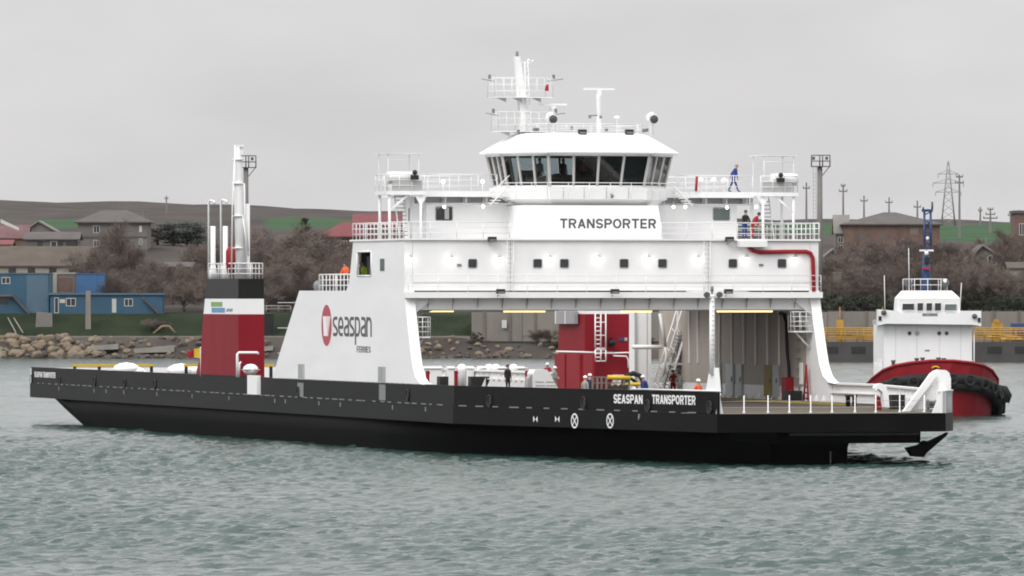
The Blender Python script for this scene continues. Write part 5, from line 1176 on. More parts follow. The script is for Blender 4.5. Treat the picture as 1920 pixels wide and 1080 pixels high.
# ------------------------------------------------------------------ shore: buildings
def gz(x, y): return float(ground_z(x, y))
class House:
    """front given in picture terms at distance Y; everything built at its real size there"""
    def __init__(s, name, label, x0, x1, yt, yb, Y, depth, wall, cat='house', group=None):
        a, b = world_pt(x0, yb, Y), world_pt(x1, yt, Y); s.k = Y / FP; s.Y = Y; s.x0, s.x1, s.z0, s.z1 = a.x, b.x, a.z, b.z; s.d = depth
        s.ox = (a.x + b.x) / 2; s.root = thing(name, label, cat, (s.ox, Y, a.z), 0, group); s.w = (b.x - a.x) / 2; s.h = b.z - a.z
        MB().box(-s.w, s.w, 0, depth, -3, s.h).build('wall', wall, s.root)
    def X(s, x): return (x - 960) * s.k - s.ox
    def Z(s, y): return HC + (HY - y) * s.k - s.z0
    def gable_x(s, yr, m, ov=.4, t=.15):
        r = s.Z(yr); w, d, h = s.w + ov, s.d, s.h; f = MB()
        f.prism([(-w, -ov, h - .1), (-w, d / 2, r), (-w, d + ov, h - .1), (-w, d + ov, h + .1), (-w, d / 2, r + .25), (-w, -ov, h + .1)], (2 * w, 0, 0)); o = f.build('roof', m, s.root)
        MB().prism([(-s.w + .02, .05, h - .02), (-s.w + .02, d / 2, r - .1), (-s.w + .02, d - .05, h - .02)], (2 * s.w - .04, 0, 0)).build('gable_wall', s.root.children[0].data.materials[0].name, s.root); return o
    def gable_y(s, xr, yr, m, ov=.5, edge=None):
        r = s.Z(yr); cx = s.X(xr); h = s.h; w = s.w
        MB().prism([(-w, .03, h - .02), (w, .03, h - .02), (cx, .03, r - .1)], (0, s.d - .06, 0)).build('gable_wall', s.root.children[0].data.materials[0].name, s.root)
        f = MB()
        for e in (-w - ov, w + ov):
            zz_ = h - .25; f.prism([(e, -ov, zz_), (cx, -ov, r), (cx, -ov, r + .28), (e, -ov, zz_ + .28)], (0, s.d + 2 * ov, 0))
        o = f.build('roof', m, s.root)
        if edge:
            for e in (-w - ov, w + ov): MB().prism([(e, -ov - .06, h - .3), (cx, -ov - .06, r - .02), (cx, -ov - .06, r + .34), (e, -ov - .06, h + .06)], (0, .05, 0)).build('barge_board', edge, o)
        return o
    def hip(s, yr, m, ov=.5, run=.5):
        r = s.Z(yr); w, d, h = s.w + ov, s.d + ov, s.h; q = w * run
        f = MB().loft([[(-w, -ov, h - .1), (w, -ov, h - .1), (w, d, h - .1), (-w, d, h - .1)], [(-w, -ov, h + .12), (w, -ov, h + .12), (w, d, h + .12), (-w, d, h + .12)], [(-q, d * .45, r), (q, d * .45, r), (q, d * .55, r), (-q, d * .55, r)]]); return f.build('roof', m, s.root)
    def flat(s, m, ov=.25, t=.25):
        return MB().box(-s.w - ov, s.w + ov, -ov, s.d + ov, s.h + .004, s.h + t).build('roof', m, s.root)
    def win(s, x0, x1, y0, y1, gl='house_window', fr='frame_white', name='window', mull=1):
        a, b, z0, z1 = s.X(x0), s.X(x1), s.Z(y1), s.Z(y0); o = MB().box(a, b, -.03, .05, z0, z1).build(name, gl, s.root)
        if fr:
            f = MB(); t = .09
            f.box(a - t, b + t, -.07, -.031, z0 - t, z0); f.box(a - t, b + t, -.07, -.031, z1, z1 + t); f.box(a - t, a, -.07, -.031, z0, z1); f.box(b, b + t, -.07, -.031, z0, z1)
            for i in range(mull): c = a + (b - a) * (i + 1) / (mull + 1); f.box(c - .04, c + .04, -.06, -.031, z0, z1)
            f.build('frame', fr, o)
        return o
    def chimney(s, x, yt, m, roof): c = s.X(x); return MB().box(c - .35, c + .35, s.d * .3, s.d * .3 + .7, s.h - .2, s.Z(yt)).build('chimney', m, roof)

h = House('harbour_building', 'tall blue-walled two storey harbour building at the left edge', -40, 92, 514, 588, 1085, 9, 'wall_blue', 'building')
h.flat('wall_blue_light', .1, .2); h.win(4, 18, 521, 531); h.win(-1, 15, 557, 571, fr=None); h.win(-30, -12, 521, 531); MB().box(h.X(50), h.X(90), -.04, -.002, 0.1, h.h - .1).build('wall_panel', 'wall_blue_light', h.root)
f = MB()
for k in range(12): x = 24 + k * 2.6; y = 553 + k * 2.9; f.box(h.X(x), h.X(x + 3.2), -.9, -.02, h.Z(y + 4), h.Z(y))
f.box(h.X(-20), h.X(25), -.9, -.02, h.Z(556), h.Z(552)); f.build('outside_stair', 'steel_dark', h.root)
h = House('harbour_building', 'long low blue harbour building with a flat roof and outside stair', 94, 304, 553, 588, 1083, 8, 'wall_blue', 'building')
h.flat('wall_blue_light', .3, .3); h.win(103, 109, 559, 586, 'house_window', 'frame_white', 'door', 0); h.win(125, 141, 560, 573); h.win(210, 218, 560, 586, 'house_door_white', None, 'door', 0); h.win(234, 248, 561, 573)
MB().box(h.X(112), h.X(122), -.04, -.002, h.Z(568), h.Z(561)).build('notice_board', 'house_door_white', h.root)
f = MB()
for k in range(10): x = 267 + k * 3.1; y = 557 + k * 3.0; f.box(h.X(x), h.X(x + 3.6), -.9, -.02, h.Z(y + 4), h.Z(y))
f.build('outside_stair', 'steel_dark', h.root)
h = House('site_cabin', 'bright blue cabin standing behind the low blue building', 143, 196, 514, 552, 1098, 4, 'bright_blue', 'cabin'); h.flat('bright_blue', .1, .12); MB().box(h.X(182), h.X(183), -.03, -.002, 0, h.h).build('corner_trim', 'wall_blue', h.root)
h = House('ruined_hut', 'small cream hut with a broken front between the blue buildings', 99, 140, 514, 552, 1102, 4, 'wall_tan', 'hut'); h.flat('wall_cream', .15, .25); f = MB().box(h.X(98), h.X(107), -.3, 0, 0, h.h); f.build('pier', 'wall_cream', h.root); h.win(110, 136, 521, 546, 'wall_brick', None, 'opening', 0)
h = House('warehouse', 'long cream walled shed with a low brown tiled roof above the blue building', -60, 168, 499, 530, 1150, 12, 'wall_cream', 'shed'); h.gable_x(464, 'roof_brown')
for x in (16, 52, 92, 130): h.win(x, x + 14, 502, 512, fr=None)
h = House('house', 'house with pink roof and white gable at the left edge of the village', -30, 50, 447, 470, 1260, 9, 'wall_brick'); h.gable_x(424, 'roof_pink'); MB().prism([(h.X(2), -1.2, h.Z(411)), (h.X(36), -1.2, h.Z(427)), (h.X(36), -1.2, h.Z(432)), (h.X(2), -1.2, h.Z(418))], (0, .5, 0)).build('white_gable', 'frame_white', h.root)
h = House('house', 'low house with red roof edge in front of the pink roofed one', -20, 20, 459, 474, 1215, 7, 'wall_cream'); h.gable_x(452, 'roof_red')
h = House('house', 'house with pale grey hipped roof behind a dark garage', 48, 103, 434, 462, 1290, 9, 'wall_grey'); h.gable_y(72, 416, 'roof_pale')
h = House('long_house', 'long grey roofed house with dark windows below the pale roof', 48, 146, 449, 470, 1240, 8, 'wall_grey_dark'); h.gable_x(437, 'roof_grey')
for x in (70, 96, 108, 124): h.win(x, x + (22 if x == 124 else 10), 453, 464, fr='frame_white' if x == 96 else None, mull=0)
h = House('apartment_house', 'big grey two storey house with a hipped roof behind the brown tree', 146, 276, 417, 470, 1300, 14, 'wall_grey'); h.hip(393, 'roof_grey', .7, .3); h.win(261, 266, 423, 435, 'frame_white', None); h.win(262, 266, 448, 458); f = MB().box(-h.w - .1, h.w + .1, -.12, 0, h.Z(446), h.Z(443)); f.build('string_course', 'roof_grey', h.root); h.win(176, 186, 424, 436); h.win(176, 186, 451, 462)
h = House('house', 'house with broad red roof left of the ferry tower', 604, 690, 444, 478, 1270, 10, 'wall_brick'); h.hip(416, 'roof_red', .6, .15); h.win(640, 650, 452, 462)
h = House('house', 'far house with dull red roof showing above the ferry railing', 664, 760, 424, 450, 1330, 10, 'roof_pink'); h.gable_x(403, 'roof_red')
h = House('cottage', 'small whitewashed cottage among the bare trees', 310, 360, 501, 526, 1165, 6, 'wall_cream', 'cottage'); h.gable_x(494, 'roof_grey'); h.win(333, 345, 505, 524, 'wall_brick', None, 'door', 0)
h = House('shed', 'pale roofed shed half hidden between evergreens and tall mast', 358, 392, 486, 498, 1190, 6, 'wall_grey', 'shed'); h.gable_x(476, 'roof_pale')
h = House('container', 'dark blue container on the bank right of the red casing', 494, 513, 588, 616, 1069, 3, 'blue_paint', 'container'); h.root.children[0].data.materials[0] = M['casing_black']; h.flat('steel_dark', .02, .06)
h = House('house', 'large house with wide grey hipped roof and brown walls right of the ferry', 1584, 1762, 421, 520, 1230, 18, 'wall_brick'); rf = h.hip(397, 'roof_grey', .6, .12)
MB().box(h.X(1700), h.X(1762), -.5, -.02, h.Z(465), h.Z(441)).build('balcony', 'wall_brick', h.root); h.win(1612, 1624, 438, 450, 'wall_grey_dark', None); h.win(1652, 1664, 438, 450, 'wall_grey_dark', None); h.win(1706, 1722, 428, 440, 'wall_tan', None)
h = House('annex', 'pale grey upright annex wall left of the large brown house', 1567, 1590, 438, 500, 1236, 6, 'wall_grey'); h.gable_x(405, 'roof_pale')
for y in (445, 460, 476): h.win(1572, 1580, y, y + 9)
h = House('house', 'grey house with steep gable and pale roof edge at right', 1812, 1892, 494, 545, 1180, 12, 'wall_grey'); h.gable_y(1842, 461, 'roof_grey', .6, 'roof_pale'); h.win(1853, 1867, 480, 496); MB().box(h.X(1824), h.X(1886), -2.2, -.03, h.Z(512), h.Z(509)).build('balcony', 'wall_grey_dark', h.root); h.win(1828, 1884, 514, 530, 'window_dark', None, 'porch_opening', 0)
for x in (1836, 1866): MB().box(h.X(x) - .2, h.X(x) + .2, -2.2, -1.8, -.5, h.Z(512)).build('porch_pillar', 'wall_grey', h.root)
h = House('tower_block', 'brown block cut by the right edge of the picture', 1903, 1960, 400, 500, 1250, 10, 'wall_brick', 'building'); h.flat('roof_grey', .3, .5)
MB().box(h.X(1909), h.X(1913), 1, 1.6, h.h + .5, h.Z(394)).build('chimney', 'steel_dark', h.root); h.win(1912, 1920, 420, 440)
h = House('hut', 'low white hut right of the gabled house', 1892, 1935, 503, 540, 1150, 6, 'wall_cream', 'hut'); h.gable_x(494, 'roof_brown')
h = House('shed', 'dark little shed with a pale broken roof beside the ferry', 1548, 1566, 480, 505, 1190, 5, 'wall_grey_dark', 'shed'); h.gable_y(1563, 468, 'roof_pale', .3)
for i, (x0, x1, y0) in enumerate([(1562, 1578, 512), (1596, 1612, 514), (1666, 1690, 526)]):
    h = House('garden_wall', ['broken pale garden wall beside the ferry post', 'second pale wall fragment in the undergrowth', 'long pale wall fragment left of the tug mast'][i], x0, x1, y0, y0 + 30, 1130 + i * 4, .4, 'wall_tan', 'wall'); h.flat('wall_cream', .05, .1)

# quay wall, kerb, posts, slabs
f = MB(); xw0, xw1 = -6.0, 130
nseg = 18
for i in range(nseg):
    a = xw0 + (xw1 - xw0) * i / nseg; b = xw0 + (xw1 - xw0) * (i + 1) / nseg - .06; f.box(a, b, 1069.2, 1069.9, 1.8, 6.75 + .12 * math.sin(i * 2.1))
qw = f.build('quay_wall', 'concrete'); tag(qw, 'long concrete quay wall of upright panels behind the yellow pontoon rails', 'wall')
f = MB()
for i in range(36): x = xw0 + 1.9 + i * 3.78; f.box(x - .18, x + .18, 1069.0, 1069.19, 1.6, 6.9)
f.build('wall_pilasters', 'wall_tan', qw)
o = MB().box(world_pt(941, 0, 1068.7).x, world_pt(950, 0, 1068.7).x, 1068.7, 1068.8, HC + (HY - 615) * .0792, HC + (HY - 600) * .0792).build('wall_sign', 'frame_white'); tag(o, 'small white board fixed to the concrete quay wall seen under the arch', 'sign')
o = MB().box(-90, -6.2, 1066.5, 1067.0, 2.6, 3.22).build('kerb_wall', 'concrete'); tag(o, 'low pale concrete kerb wall along the foot of the grass bank', 'wall')
p = world_pt(165, 545, 1072); o = MB().loft([[(p.x - .42, 1072, 2.6), (p.x + .42, 1072, 2.6), (p.x + .42, 1072.6, 2.6), (p.x - .42, 1072.6, 2.6)], [(p.x - .34, 1072, p.z), (p.x + .34, 1072, p.z), (p.x + .34, 1072.6, p.z), (p.x - .34, 1072.6, p.z)]]).build('concrete_post', 'concrete'); tag(o, 'tall square concrete post before the low blue building', 'post')
for i, (x0, x1, y, dz) in enumerate([(164, 222, 653, .5), (252, 327, 658, .7), (492, 512, 655, .4)]):
    a, b = world_pt(x0, y, 1058), world_pt(x1, y - 2, 1058); o = MB().prism([(a.x, 1057, a.z - .3), (b.x, 1057, b.z - .3), (b.x, 1057, b.z + dz), (a.x, 1057, a.z + .3)], (0, 2.5, 0)).build('concrete_slab', 'concrete_pale'); tag(o, ['shorter tilted concrete slab lying among the tan boulders', 'long tilted concrete slab at the waterline left of the red casing', 'stub of concrete slab right of the red casing'][i], 'slab')
p = world_pt(84, 615, 1075); f = MB().prism([(p.x - 1.3, 1073, 4.2), (p.x + 1.3, 1073, 4.0), (p.x + 1.1, 1074.5, 6.6), (p.x - 1.2, 1074.5, 6.8)], (0, .8, 0)); o = f.build('scrap_heap', 'wall_grey_dark'); tag(o, 'dark square of rubbish on the grass bank below the blue building', 'heap')
f = MB()
for i in range(2): a, b = world_pt(15 + i * 11, 596, 1078), world_pt(30 + i * 13, 624, 1069); f.tube([a, b], .09, 5)
o = f.build('mooring_ropes', 'concrete_pale'); tag(o, 'pale lines running down the grass bank at far left', 'rope')
f = MB(); pts = [world_pt(x, y, 1070) for x, y in [(287, 627), (304, 612), (317, 612), (330, 627)]]; f.tube(pts, .22, 5); o = f.build('wooden_frame', 'wood'); tag(o, 'light wooden trestle on the grass bank by the dry brush', 'trestle')
f = MB(); railing(f, [world_pt(455, 585, 1082) - Vector((0, 0, 0)), world_pt(545, 585, 1082)], .9, 2, 2, .09); o = f.build('bank_railing', 'concrete_pale'); tag(o, 'pale railing on the bank between red casing and ferry wall', 'railing')

# pontoon with yellow pipework
pt_ = thing('pontoon', 'long dark grey pontoon with yellow pipe railings behind the tug', 'pontoon', (world_pt(1545, 0, 1004).x - 2, 1004, 0))
L = 62; MB().box(0, L, 0, 11, -.8, 2.75).build('pontoon_hull', 'pontoon_grey', pt_)
for i in range(16): MB().box(2 + i * 3.8, 4 + i * 3.8, -.06, -.002, 1.1, 2.1).build('hull_recess', 'black', pt_)
f = MB()
railing(f, [(0, .3, 2.75), (L, .3, 2.75)], 1.7, 5, 2.2, .09); railing(f, [(0, 5, 2.75), (L, 5, 2.75)], 1.9, 4, 2.6, .09); f.build('pipe_railing', 'orange_yellow', pt_)
f = MB()
for i in range(18): x = random.uniform(0, L); f.tube([(x, random.uniform(1, 9), 2.75 + random.uniform(.2, 1.1)), (x + random.uniform(2, 6), random.uniform(1, 9), 2.75 + random.uniform(.2, 1.1))], .16, 6)
f.build('yellow_pipes', 'orange_yellow', pt_)
for x in (4.5, 10.5, 18, 36):
    f = MB(); f.box(x - .5, x + .5, 6, 7, 2.75, 5.3 + (x % 2)); f.tube([(x, 6.5, 5), (x, 6.5, 7.6)], .07, 5); f.build('valve_post', 'orange_yellow', pt_)
a = world_pt(1897, 617, 1012); o = MB().box(a.x, a.x + 3, 1012, 1015, 2.78, 5.3).build('tool_container', 'blue_paint'); tag(o, 'small blue container on the pontoon at the right edge', 'container')
a = world_pt(1860, 617, 1011); o = MB().box(a.x, a.x + 1.5, 1011, 1012, 2.78, 5.4).box(a.x + .3, a.x + 1.0, 1010.9, 1012.1, 5.4, 5.9).build('generator', 'orange_yellow'); tag(o, 'yellow machine box on the pontoon left of the blue container', 'machine')

# poles, pylon, floodlight masts
def pole(x, yt, Y, arms, label, lamp=None):
    p = world_pt(x, yt, Y); z0 = gz(p.x, Y); t_ = thing('utility_pole', label, 'pole', (p.x, Y, z0), 0, 'poles on the ridge'); hh = p.z - z0
    MB().loft([[(-.26, -.2, -1), (.26, -.2, -1), (.26, .2, -1), (-.26, .2, -1)], [(-.15, -.12, hh), (.15, -.12, hh), (.15, .12, hh), (-.15, .12, hh)]]).build('pole_shaft', 'pole_concrete', t_)
    for dz, wd in arms: MB().box(-wd / 2, wd / 2, -.12, .12, hh - dz - .12, hh - dz + .12).build('cross_arm', 'steel_dark', t_); 
    for dz, wd in arms:
        for s in (-.46, 0, .46): MB().tube([(wd * s, 0, hh - dz + .121), (wd * s, 0, hh - dz + .45)], .09, 5).build('insulator', 'steel_dark', t_)
for a in [(1512, 342, 1500, [(1.2, 1.4)], 'thin pole just left of the tall floodlight mast'), (1581, 347, 1500, [(.2, .9), (1.3, 1.7)], 'pole with two arms right of the floodlight mast'), (1620, 367, 1650, [(1.2, 1.6)], 'pole left above the brown house roof, first of three alike'),
          (1667, 370, 1650, [(1.2, 1.6)], 'pole rising over the peak of the brown house roof'), (1720, 376, 1650, [(1.5, 1.6)], 'pole rising over the right slope of the brown house roof'), (1799, 328, 1450, [(.4, 1.4), (1.6, 1.7)], 'stout double pole right beside the lattice pylon'),
          (1838, 388, 1600, [(.9, .8)], 'thin bare post right of the stout pole'), (1857, 391, 1500, [(.2, 1.2), (1.2, 2.0), (2.0, 3.0)], 'three-armed pole above the green field'), (1895, 399, 1600, [(.6, 1.2)], 'small post at the far right on the ridge'), (312, 367, 1900, [(.8, .9)], 'lone thin post on the ridge at left'), (1849, 445, 1350, [], 'short bare post standing in the green field'), (268, 396, 1330, [(.4, .5)], 'short post beside the big grey house')]: pole(*a)
p = world_pt(1778, 302, 1700); z0 = gz(p.x, 1700); py = thing('lattice_pylon', 'tall grey steel lattice power pylon on the ridge', 'pylon', (p.x, 1700, z0)); hh = p.z - z0
f = MB(); nlev = 9; hw = lambda q: 1.5 * (1 - q) + .12
for s in ((-1, -1), (1, -1), (1, 1), (-1, 1)): f.tube([(s[0] * hw(q), s[1] * hw(q), q * hh) for q in (0, .5, 1)], .09, 4)
for i in range(nlev):
    q0, q1 = i / nlev, (i + 1) / nlev
    for s in (-1, 1): f.tube([(-hw(q0) * s, -hw(q0), q0 * hh), (hw(q1) * s, -hw(q1), q1 * hh)], .05, 4); f.tube([(-hw(q0), -hw(q0) * s, q0 * hh), (-hw(q1), hw(q1) * s, q1 * hh)], .05, 4)
f.build('pylon_tower', 'pylon_steel', py)
for q, wd in ((.80, 2.4), (.66, 3.6), (.52, 3.0)):
    f = MB(); z = q * hh; f.tube([(-wd, 0, z), (wd, 0, z)], .07, 4); f.tube([(-wd, 0, z), (0, 0, z + 1.0), (wd, 0, z)], .05, 4)
    for s in (-1, 1): f.tube([(s * wd, 0, z), (s * wd, 0, z - .9)], .07, 4)
    f.build('pylon_arm', 'pylon_steel', py)
def flood_mast(x, yt, yp, Y, label, wd):
    a, b = world_pt(x, yt, Y), world_pt(x, yp, Y); z0 = gz(a.x, Y); t_ = thing('floodlight_mast', label, 'mast', (a.x, Y, z0)); hp, ht = b.z - z0, a.z - z0
    MB().lathe([(.5, -1), (.46, hp * .5), (.40, hp)], (0, 0, 0), 9).build('mast_tube', 'pole_concrete', t_)
    MB().box(-1.3, 1.6, -.8, .8, hp, hp + .14).build('mast_platform', 'steel_dark', t_)
    f = MB()
    for xx in (-1.3, 0, .45, 1.6):
        for yy in (-.8, .8): f.tube([(xx, yy, hp), (xx, yy, ht)], .06, 4)
    for zz in (hp + (ht - hp) * .5, ht):
        for yy in (-.8, .8): f.tube([(-1.3, yy, zz), (1.6, yy, zz)], .06, 4)
    f.tube([(1.5, 0, hp), (.35, 0, hp - 1.4)], .06, 4); f.build('lamp_frame', 'steel_dark', t_)
    for xx in (-1.0, 1.05): MB().box(xx - .22, xx + .22, -1.0, -.82, ht - .75, ht - .25).build('mast_lamp', 'steel_dark', t_)
    f = MB()
    for s in (-1, 1): f.tube([(-.8 + s * .22, -.3, 0), (-.8 + s * .22, -.3, hp)], .03, 4)
    for i in range(int(hp / .6)): f.tube([(-1.02, -.3, i * .6), (-.58, -.3, i * .6)], .025, 4)
    f.build('mast_ladder', 'pylon_steel', t_)
flood_mast(1537, 291, 313, 1130, 'tall floodlight mast with a square lamp cage right of the ferry', 1)
flood_mast(461, 292, 315, 1150, 'floodlight mast with lamp cage behind the white exhaust mast', 1)

# ------------------------------------------------------------------ boulders
def rock_mesh(seed, m):
    rg = random.Random(seed); bm = bmesh.new(); bmesh.ops.create_icosphere(bm, subdivisions=2, radius=1)
    ax = [Vector((rg.uniform(-1, 1), rg.uniform(-1, 1), rg.uniform(-1, 1))).normalized() for _ in range(9)]; dd_ = [rg.uniform(.55, .85) for _ in ax]
    for v_ in bm.verts:
        for a, d in zip(ax, dd_):
            k = v_.co.dot(a)
            if k > d: v_.co -= a * (k - d)
        v_.co *= rg.uniform(.96, 1.04)
    me = bpy.data.meshes.new('boulder'); bm.to_mesh(me); bm.free(); me.materials.append(M[m]); return me
RK = [rock_mesh(i, 'rock') for i in range(5)]; RD = [rock_mesh(20 + i, 'rock_dark') for i in range(4)]
def rocks(n, x0, x1, r0, r1, meshes, label, group, ya=1055.5, yb=1064):
    for i in range(n):
        Y = ya + (yb - ya) * random.random(); x = world_pt(random.uniform(x0, x1), 0, Y).x; r = random.uniform(r0, r1)
        o = bpy.data.objects.new('boulder', random.choice(meshes)); COL.objects.link(o); o.location = (x, Y, gz(x, Y) + r * .25); o.scale = (r * random.uniform(.9, 1.5), r, r * random.uniform(.6, .9)); o.rotation_euler = (random.uniform(-.3, .3), random.uniform(-.3, .3), random.uniform(0, 6.3)); tag(o, label, 'boulder', group)
rocks(105, -5, 190, .3, .95, RK, 'large tan boulder in the rock bank at the left shore', 'tan boulders at the left shore')
rocks(38, 60, 500, .3, .8, RD, 'dark weathered rock on the left shore below the grass', 'dark rocks at the left shore')
rocks(42, 780, 1050, .3, .75, RK + RD, 'reddish rubble stone at the waterline seen under the arch', 'rubble stones under the arch')
rocks(40, 0, 500, .35, .7, RD, 'dark wet rock right at the left waterline', 'dark wet rocks at the left waterline', 1054.6, 1056)
rocks(30, 780, 1050, .3, .6, RD, 'dark wet stone right at the waterline under the arch', 'dark wet stones under the arch', 1054.6, 1056)
rocks(20, 180, 370, .3, .7, RK, 'small tan stone between slab and red casing', 'small tan stones')

# ------------------------------------------------------------------ trees
def limb(mb, p, d, L, r, rg, depth, tips):
    n = 3; pts = [p]; rs = [r]
    for i in range(n):
        d = (d + Vector((rg.uniform(-.18, .18), rg.uniform(-.18, .18), rg.uniform(-.02, .14)))).normalized(); pts.append(pts[-1] + d * L / n); rs.append(r * (1 - .5 * (i + 1) / n))
    mb.tube(pts, rs, 5 if r > .06 else 3)
    if depth == 0: tips.append((pts[-1], d)); tips.append((pts[-2], d)); return
    for k in range(rg.choice((3, 3, 4))):
        i = rg.choice((1, 2, 3, 3)); a = rg.uniform(0, 6.28); side = d.orthogonal().normalized(); side = Matrix.Rotation(a, 3, d) @ side
        limb(mb, pts[i], (d * rg.uniform(.5, .9) + side * rg.uniform(.5, .9)).normalized(), L * rg.uniform(.55, .78), rs[i] * .6, rg, depth - 1, tips)
def bare_tree(seed, twig='twig', spread=1.0, ntw=26):
    """a leafless tree ten metres high: trunk with limbs, crown of fine twigs"""
    rg = random.Random(seed); tr = MB(); tips = []
    base = Vector((0, 0, -.6)); top = Vector((rg.uniform(-.4, .4), rg.uniform(-.4, .4), rg.uniform(1.8, 2.8))); tr.tube([base, top], [.30, .20], 7)
    for k in range(rg.choice((4, 5, 6))):
        a = k * 2 * math.pi / 5 + rg.uniform(-.4, .4); t_ = rg.uniform(.5, 1); limb(tr, base.lerp(top, t_), Vector((math.cos(a) * rg.uniform(.35, .8) * spread, math.sin(a) * rg.uniform(.35, .8) * spread, 1)).normalized(), rg.uniform(2.6, 3.5), .13, rg, 2, tips)
    cr = MB()
    for p, d in tips:
        for i in range(ntw):
            q = (d * .5 + Vector((rg.gauss(0, .7), rg.gauss(0, .7), rg.gauss(.25, .6)))).normalized(); L = rg.uniform(.5, 1.5); o = p + Vector((rg.gauss(0, .35), rg.gauss(0, .35), rg.gauss(0, .35))); s = q.orthogonal().normalized() * rg.uniform(.016, .034)
            m_ = o + q * L * .5 + Vector((0, 0, .06)); cr._add([o - s, o + s, m_ + s * .7, o + q * L, m_ - s * .7], [(0, 1, 2, 3, 4)])
    zt = max(v[2] for v in cr.v); k = 10 / zt
    for mb in (tr, cr): mb.v = [(x * k, y * k, z * k) for x, y, z in mb.v]
    t_ = bpy.data.objects.new('bare_tree', None); COL.objects.link(t_); tr.build('trunk', 'bark', t_); cr.build('crown', twig, t_); return t_
def leafy(seed, name, m, wr=.42, n=2600, conic=False, leaf=.22):
    rg = random.Random(seed); tr = MB(); tr.tube([(0, 0, -.6), (.1, 0, 4), (0, .1, 8.5)], [.28, .16, .04], 6); cr = MB(); cl = []
    for i in range(26):
        z = rg.uniform(1.2, 9.0); q = z / 10; w_ = (1.15 - q) * wr * 10 if conic else wr * 10 * math.sqrt(max(.05, 1 - (2 * q - .95) ** 2)); a = rg.uniform(0, 6.28); r = w_ * math.sqrt(rg.random()) * .8; c = Vector((r * math.cos(a), r * math.sin(a), z)); cl.append((c, rg.uniform(.7, 1.5))); tr.tube([(0, 0, z * .8), c], [.07, .02], 4)
    for i in range(n):
        c, s = rg.choice(cl); p = c + Vector((rg.gauss(0, s * .55), rg.gauss(0, s * .55), rg.gauss(0, s * .42))); d = Vector((rg.gauss(0, 1), rg.gauss(0, 1), rg.gauss(0, 1))).normalized(); e_ = d.orthogonal().normalized(); L = leaf * rg.uniform(.6, 1.4)
        cr._add([p - d * L, p + e_ * L * .5, p + d * L, p - e_ * L * .5], [(0, 1, 2, 3)])
    zt = max(v[2] for v in cr.v); k = 10 / zt
    for mb in (tr, cr): mb.v = [(x * k, y * k, z * k) for x, y, z in mb.v]
    t_ = bpy.data.objects.new(name, None); COL.objects.link(t_); tr.build('trunk', 'bark', t_); cr.build('crown', m, t_); return t_
PROTO = {'b': [bare_tree(i, 'twig' if i % 2 == 0 else 'twig_grey', (1, .8, 1.2, .9, 1.1)[i], 40) for i in range(5)],
         'e': [leafy(50, 'evergreen_tree', 'evergreen', .40), leafy(51, 'evergreen_tree', 'evergreen', .32, 2300, True)],
         's': [bare_tree(30, 'twig', 1.5, 26), bare_tree(31, 'twig_grey', 1.6, 26)],
         'h': [leafy(60, 'hedge_bush', 'hedge', .55, 2200, leaf=.3), leafy(61, 'hedge_bush', 'hedge', .62, 2200, leaf=.3)]}
used = set()
def tree(kind, x, yt, Y, wpx, label, group):
    pr = random.choice(PROTO[kind]); p = world_pt(x, yt, Y); z0 = gz(p.x, Y); hh = p.z - z0
    if pr.name in used: o = copy_tree(pr)
    else: used.add(pr.name); o = pr
    o.location = (p.x, Y, z0); wd = wpx * Y / FP; o.scale = (wd / 7.5, wd / 7.5, hh / 10); o.rotation_euler = (0, 0, random.uniform(0, 6.3))
    tag(o, label, {'b': 'tree', 'e': 'evergreen', 's': 'shrub', 'h': 'hedge bush'}[kind], group)
TL = 'trees of the left shore'; TR = 'trees of the right shore'
tree('b', 217, 398, 1180, 105, 'tall brown bare tree before the big grey house', TL)
tree('b', 180, 455, 1150, 90, 'lower brown bare tree behind the bright blue cabin', TL)
tree('b', 250, 450, 1140, 80, 'brown bare tree right of the bright blue cabin', TL)
for x, yt, w_ in ((296, 424, 80), (325, 416, 90), (350, 412, 90), (370, 422, 75)): tree('e', x, yt, 1330, w_, 'dark blue-green evergreen in the clump left of the exhaust mast', 'dark evergreens left of the mast')
for x, yt, Y, w_, l in [(498, 428, 1170, 110, 'rounded bare tree close right of the exhaust mast'), (556, 432, 1170, 110, 'dense bare tree in the middle of the left thicket'), (604, 436, 1160, 100, 'bare tree before the corner of the red roofed house'), (390, 440, 1180, 90, 'bare tree between evergreens and white exhaust pipes'), (520, 410, 1200, 130, 'broad brown bare tree right of the exhaust mast'), (578, 424, 1230, 90, 'brown bare tree left of the red roofed house'), (618, 452, 1180, 80, 'smaller brown tree in front of the red roofed house'), (480, 450, 1150, 90, 'grey-brown bare tree right behind the casing'), (430, 455, 1170, 80, 'bare tree behind the white exhaust mast'), (402, 470, 1150, 70, 'bare tree left of the white exhaust mast'), (548, 462, 1130, 95, 'bare tree standing low on the bank behind the shoulder'), (650, 470, 1140, 70, 'bare tree half behind the ferry tower'), (592, 480, 1120, 80, 'small bare tree above the shoulder railing')]: tree('b', x, yt, Y, w_, l, TL)
tree('e', 572, 404, 1420, 40, 'single dark evergreen beyond the brown trees', TL)
for i in range(44):
    x = random.choice((random.uniform(196, 400), random.uniform(470, 665))); tree('s', x, random.uniform(478, 540), random.uniform(1092, 1150), random.uniform(50, 85), 'low leafless brown shrub on the left bank', 'brown shrubs of the left bank')
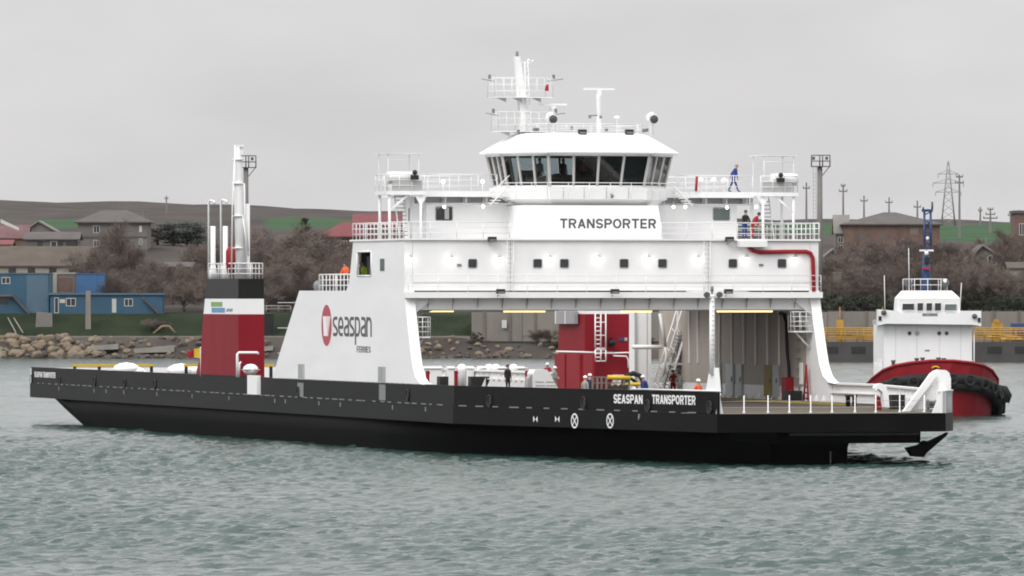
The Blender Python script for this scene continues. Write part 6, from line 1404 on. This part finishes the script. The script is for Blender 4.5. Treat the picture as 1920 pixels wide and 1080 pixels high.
for x in (282, 292, 300): tree('s', x, 598 + random.uniform(-4, 4), 1072, 30, 'dry brown brush beside the wooden trestle', 'dry brush by the trestle')
rt = [(1555, 478, 1150, 70), (1588, 450, 1190, 90), (1625, 440, 1200, 95), (1660, 452, 1180, 90), (1697, 436, 1210, 90), (1735, 446, 1190, 90), (1600, 490, 1130, 85), (1643, 488, 1130, 85), (1690, 486, 1130, 90), (1735, 492, 1130, 90), (1775, 450, 1200, 95), (1806, 440, 1220, 85), (1770, 490, 1130, 85), (1815, 492, 1125, 75), (1885, 420, 1240, 85), (1905, 440, 1160, 70), (1850, 452, 1240, 80), (1930, 430, 1200, 80), (1560, 515, 1110, 60)]
rt += [(1575, 462, 1160, 85), (1610, 455, 1170, 95), (1650, 446, 1165, 95), (1680, 458, 1160, 95), (1715, 452, 1165, 95), (1790, 455, 1160, 90), (1828, 470, 1150, 80)]
for i, (x, yt, Y, w_) in enumerate(rt):
    if x in (1850,): lab = 'bare tree behind the grey gabled house'
    elif x >= 1885: lab = 'bare tree at the right edge beside the tower block'
    elif Y > 1170: lab = 'tall brown bare tree before the large brown house'
    else: lab = 'lower brown bare tree in the thicket behind the tug'
    tree('b', x, yt, Y, w_, lab, TR)
for i in range(34): x = 1535 + i * 12 + random.uniform(-6, 6); tree('h', x, random.uniform(542, 560), random.uniform(1082, 1092), random.uniform(34, 50), 'dark green bush in the hedge above the quay wall', 'hedge above the quay wall')
for i in range(30): x = random.uniform(1540, 1920); tree('s', x, random.uniform(478, 540), random.uniform(1096, 1150), random.uniform(50, 85), 'leafless shrub above the hedge on the right shore', 'shrubs on the right shore')
for i in range(16): x = random.uniform(780, 900) if i < 9 else random.uniform(920, 1240); tree('s' if i % 2 else 'h', x, random.uniform(612, 640), random.uniform(1062, 1066) if x > 880 else random.uniform(1068, 1078), random.uniform(25, 45), 'scrubby bush on the slope seen under the arch', 'scrub seen under the arch')
for ks in PROTO.values():
    for o in ks:
        if o.name not in used:
            for c in list(o.children): bpy.data.objects.remove(c)
            bpy.data.objects.remove(o)
bpy.context.view_layer.update()
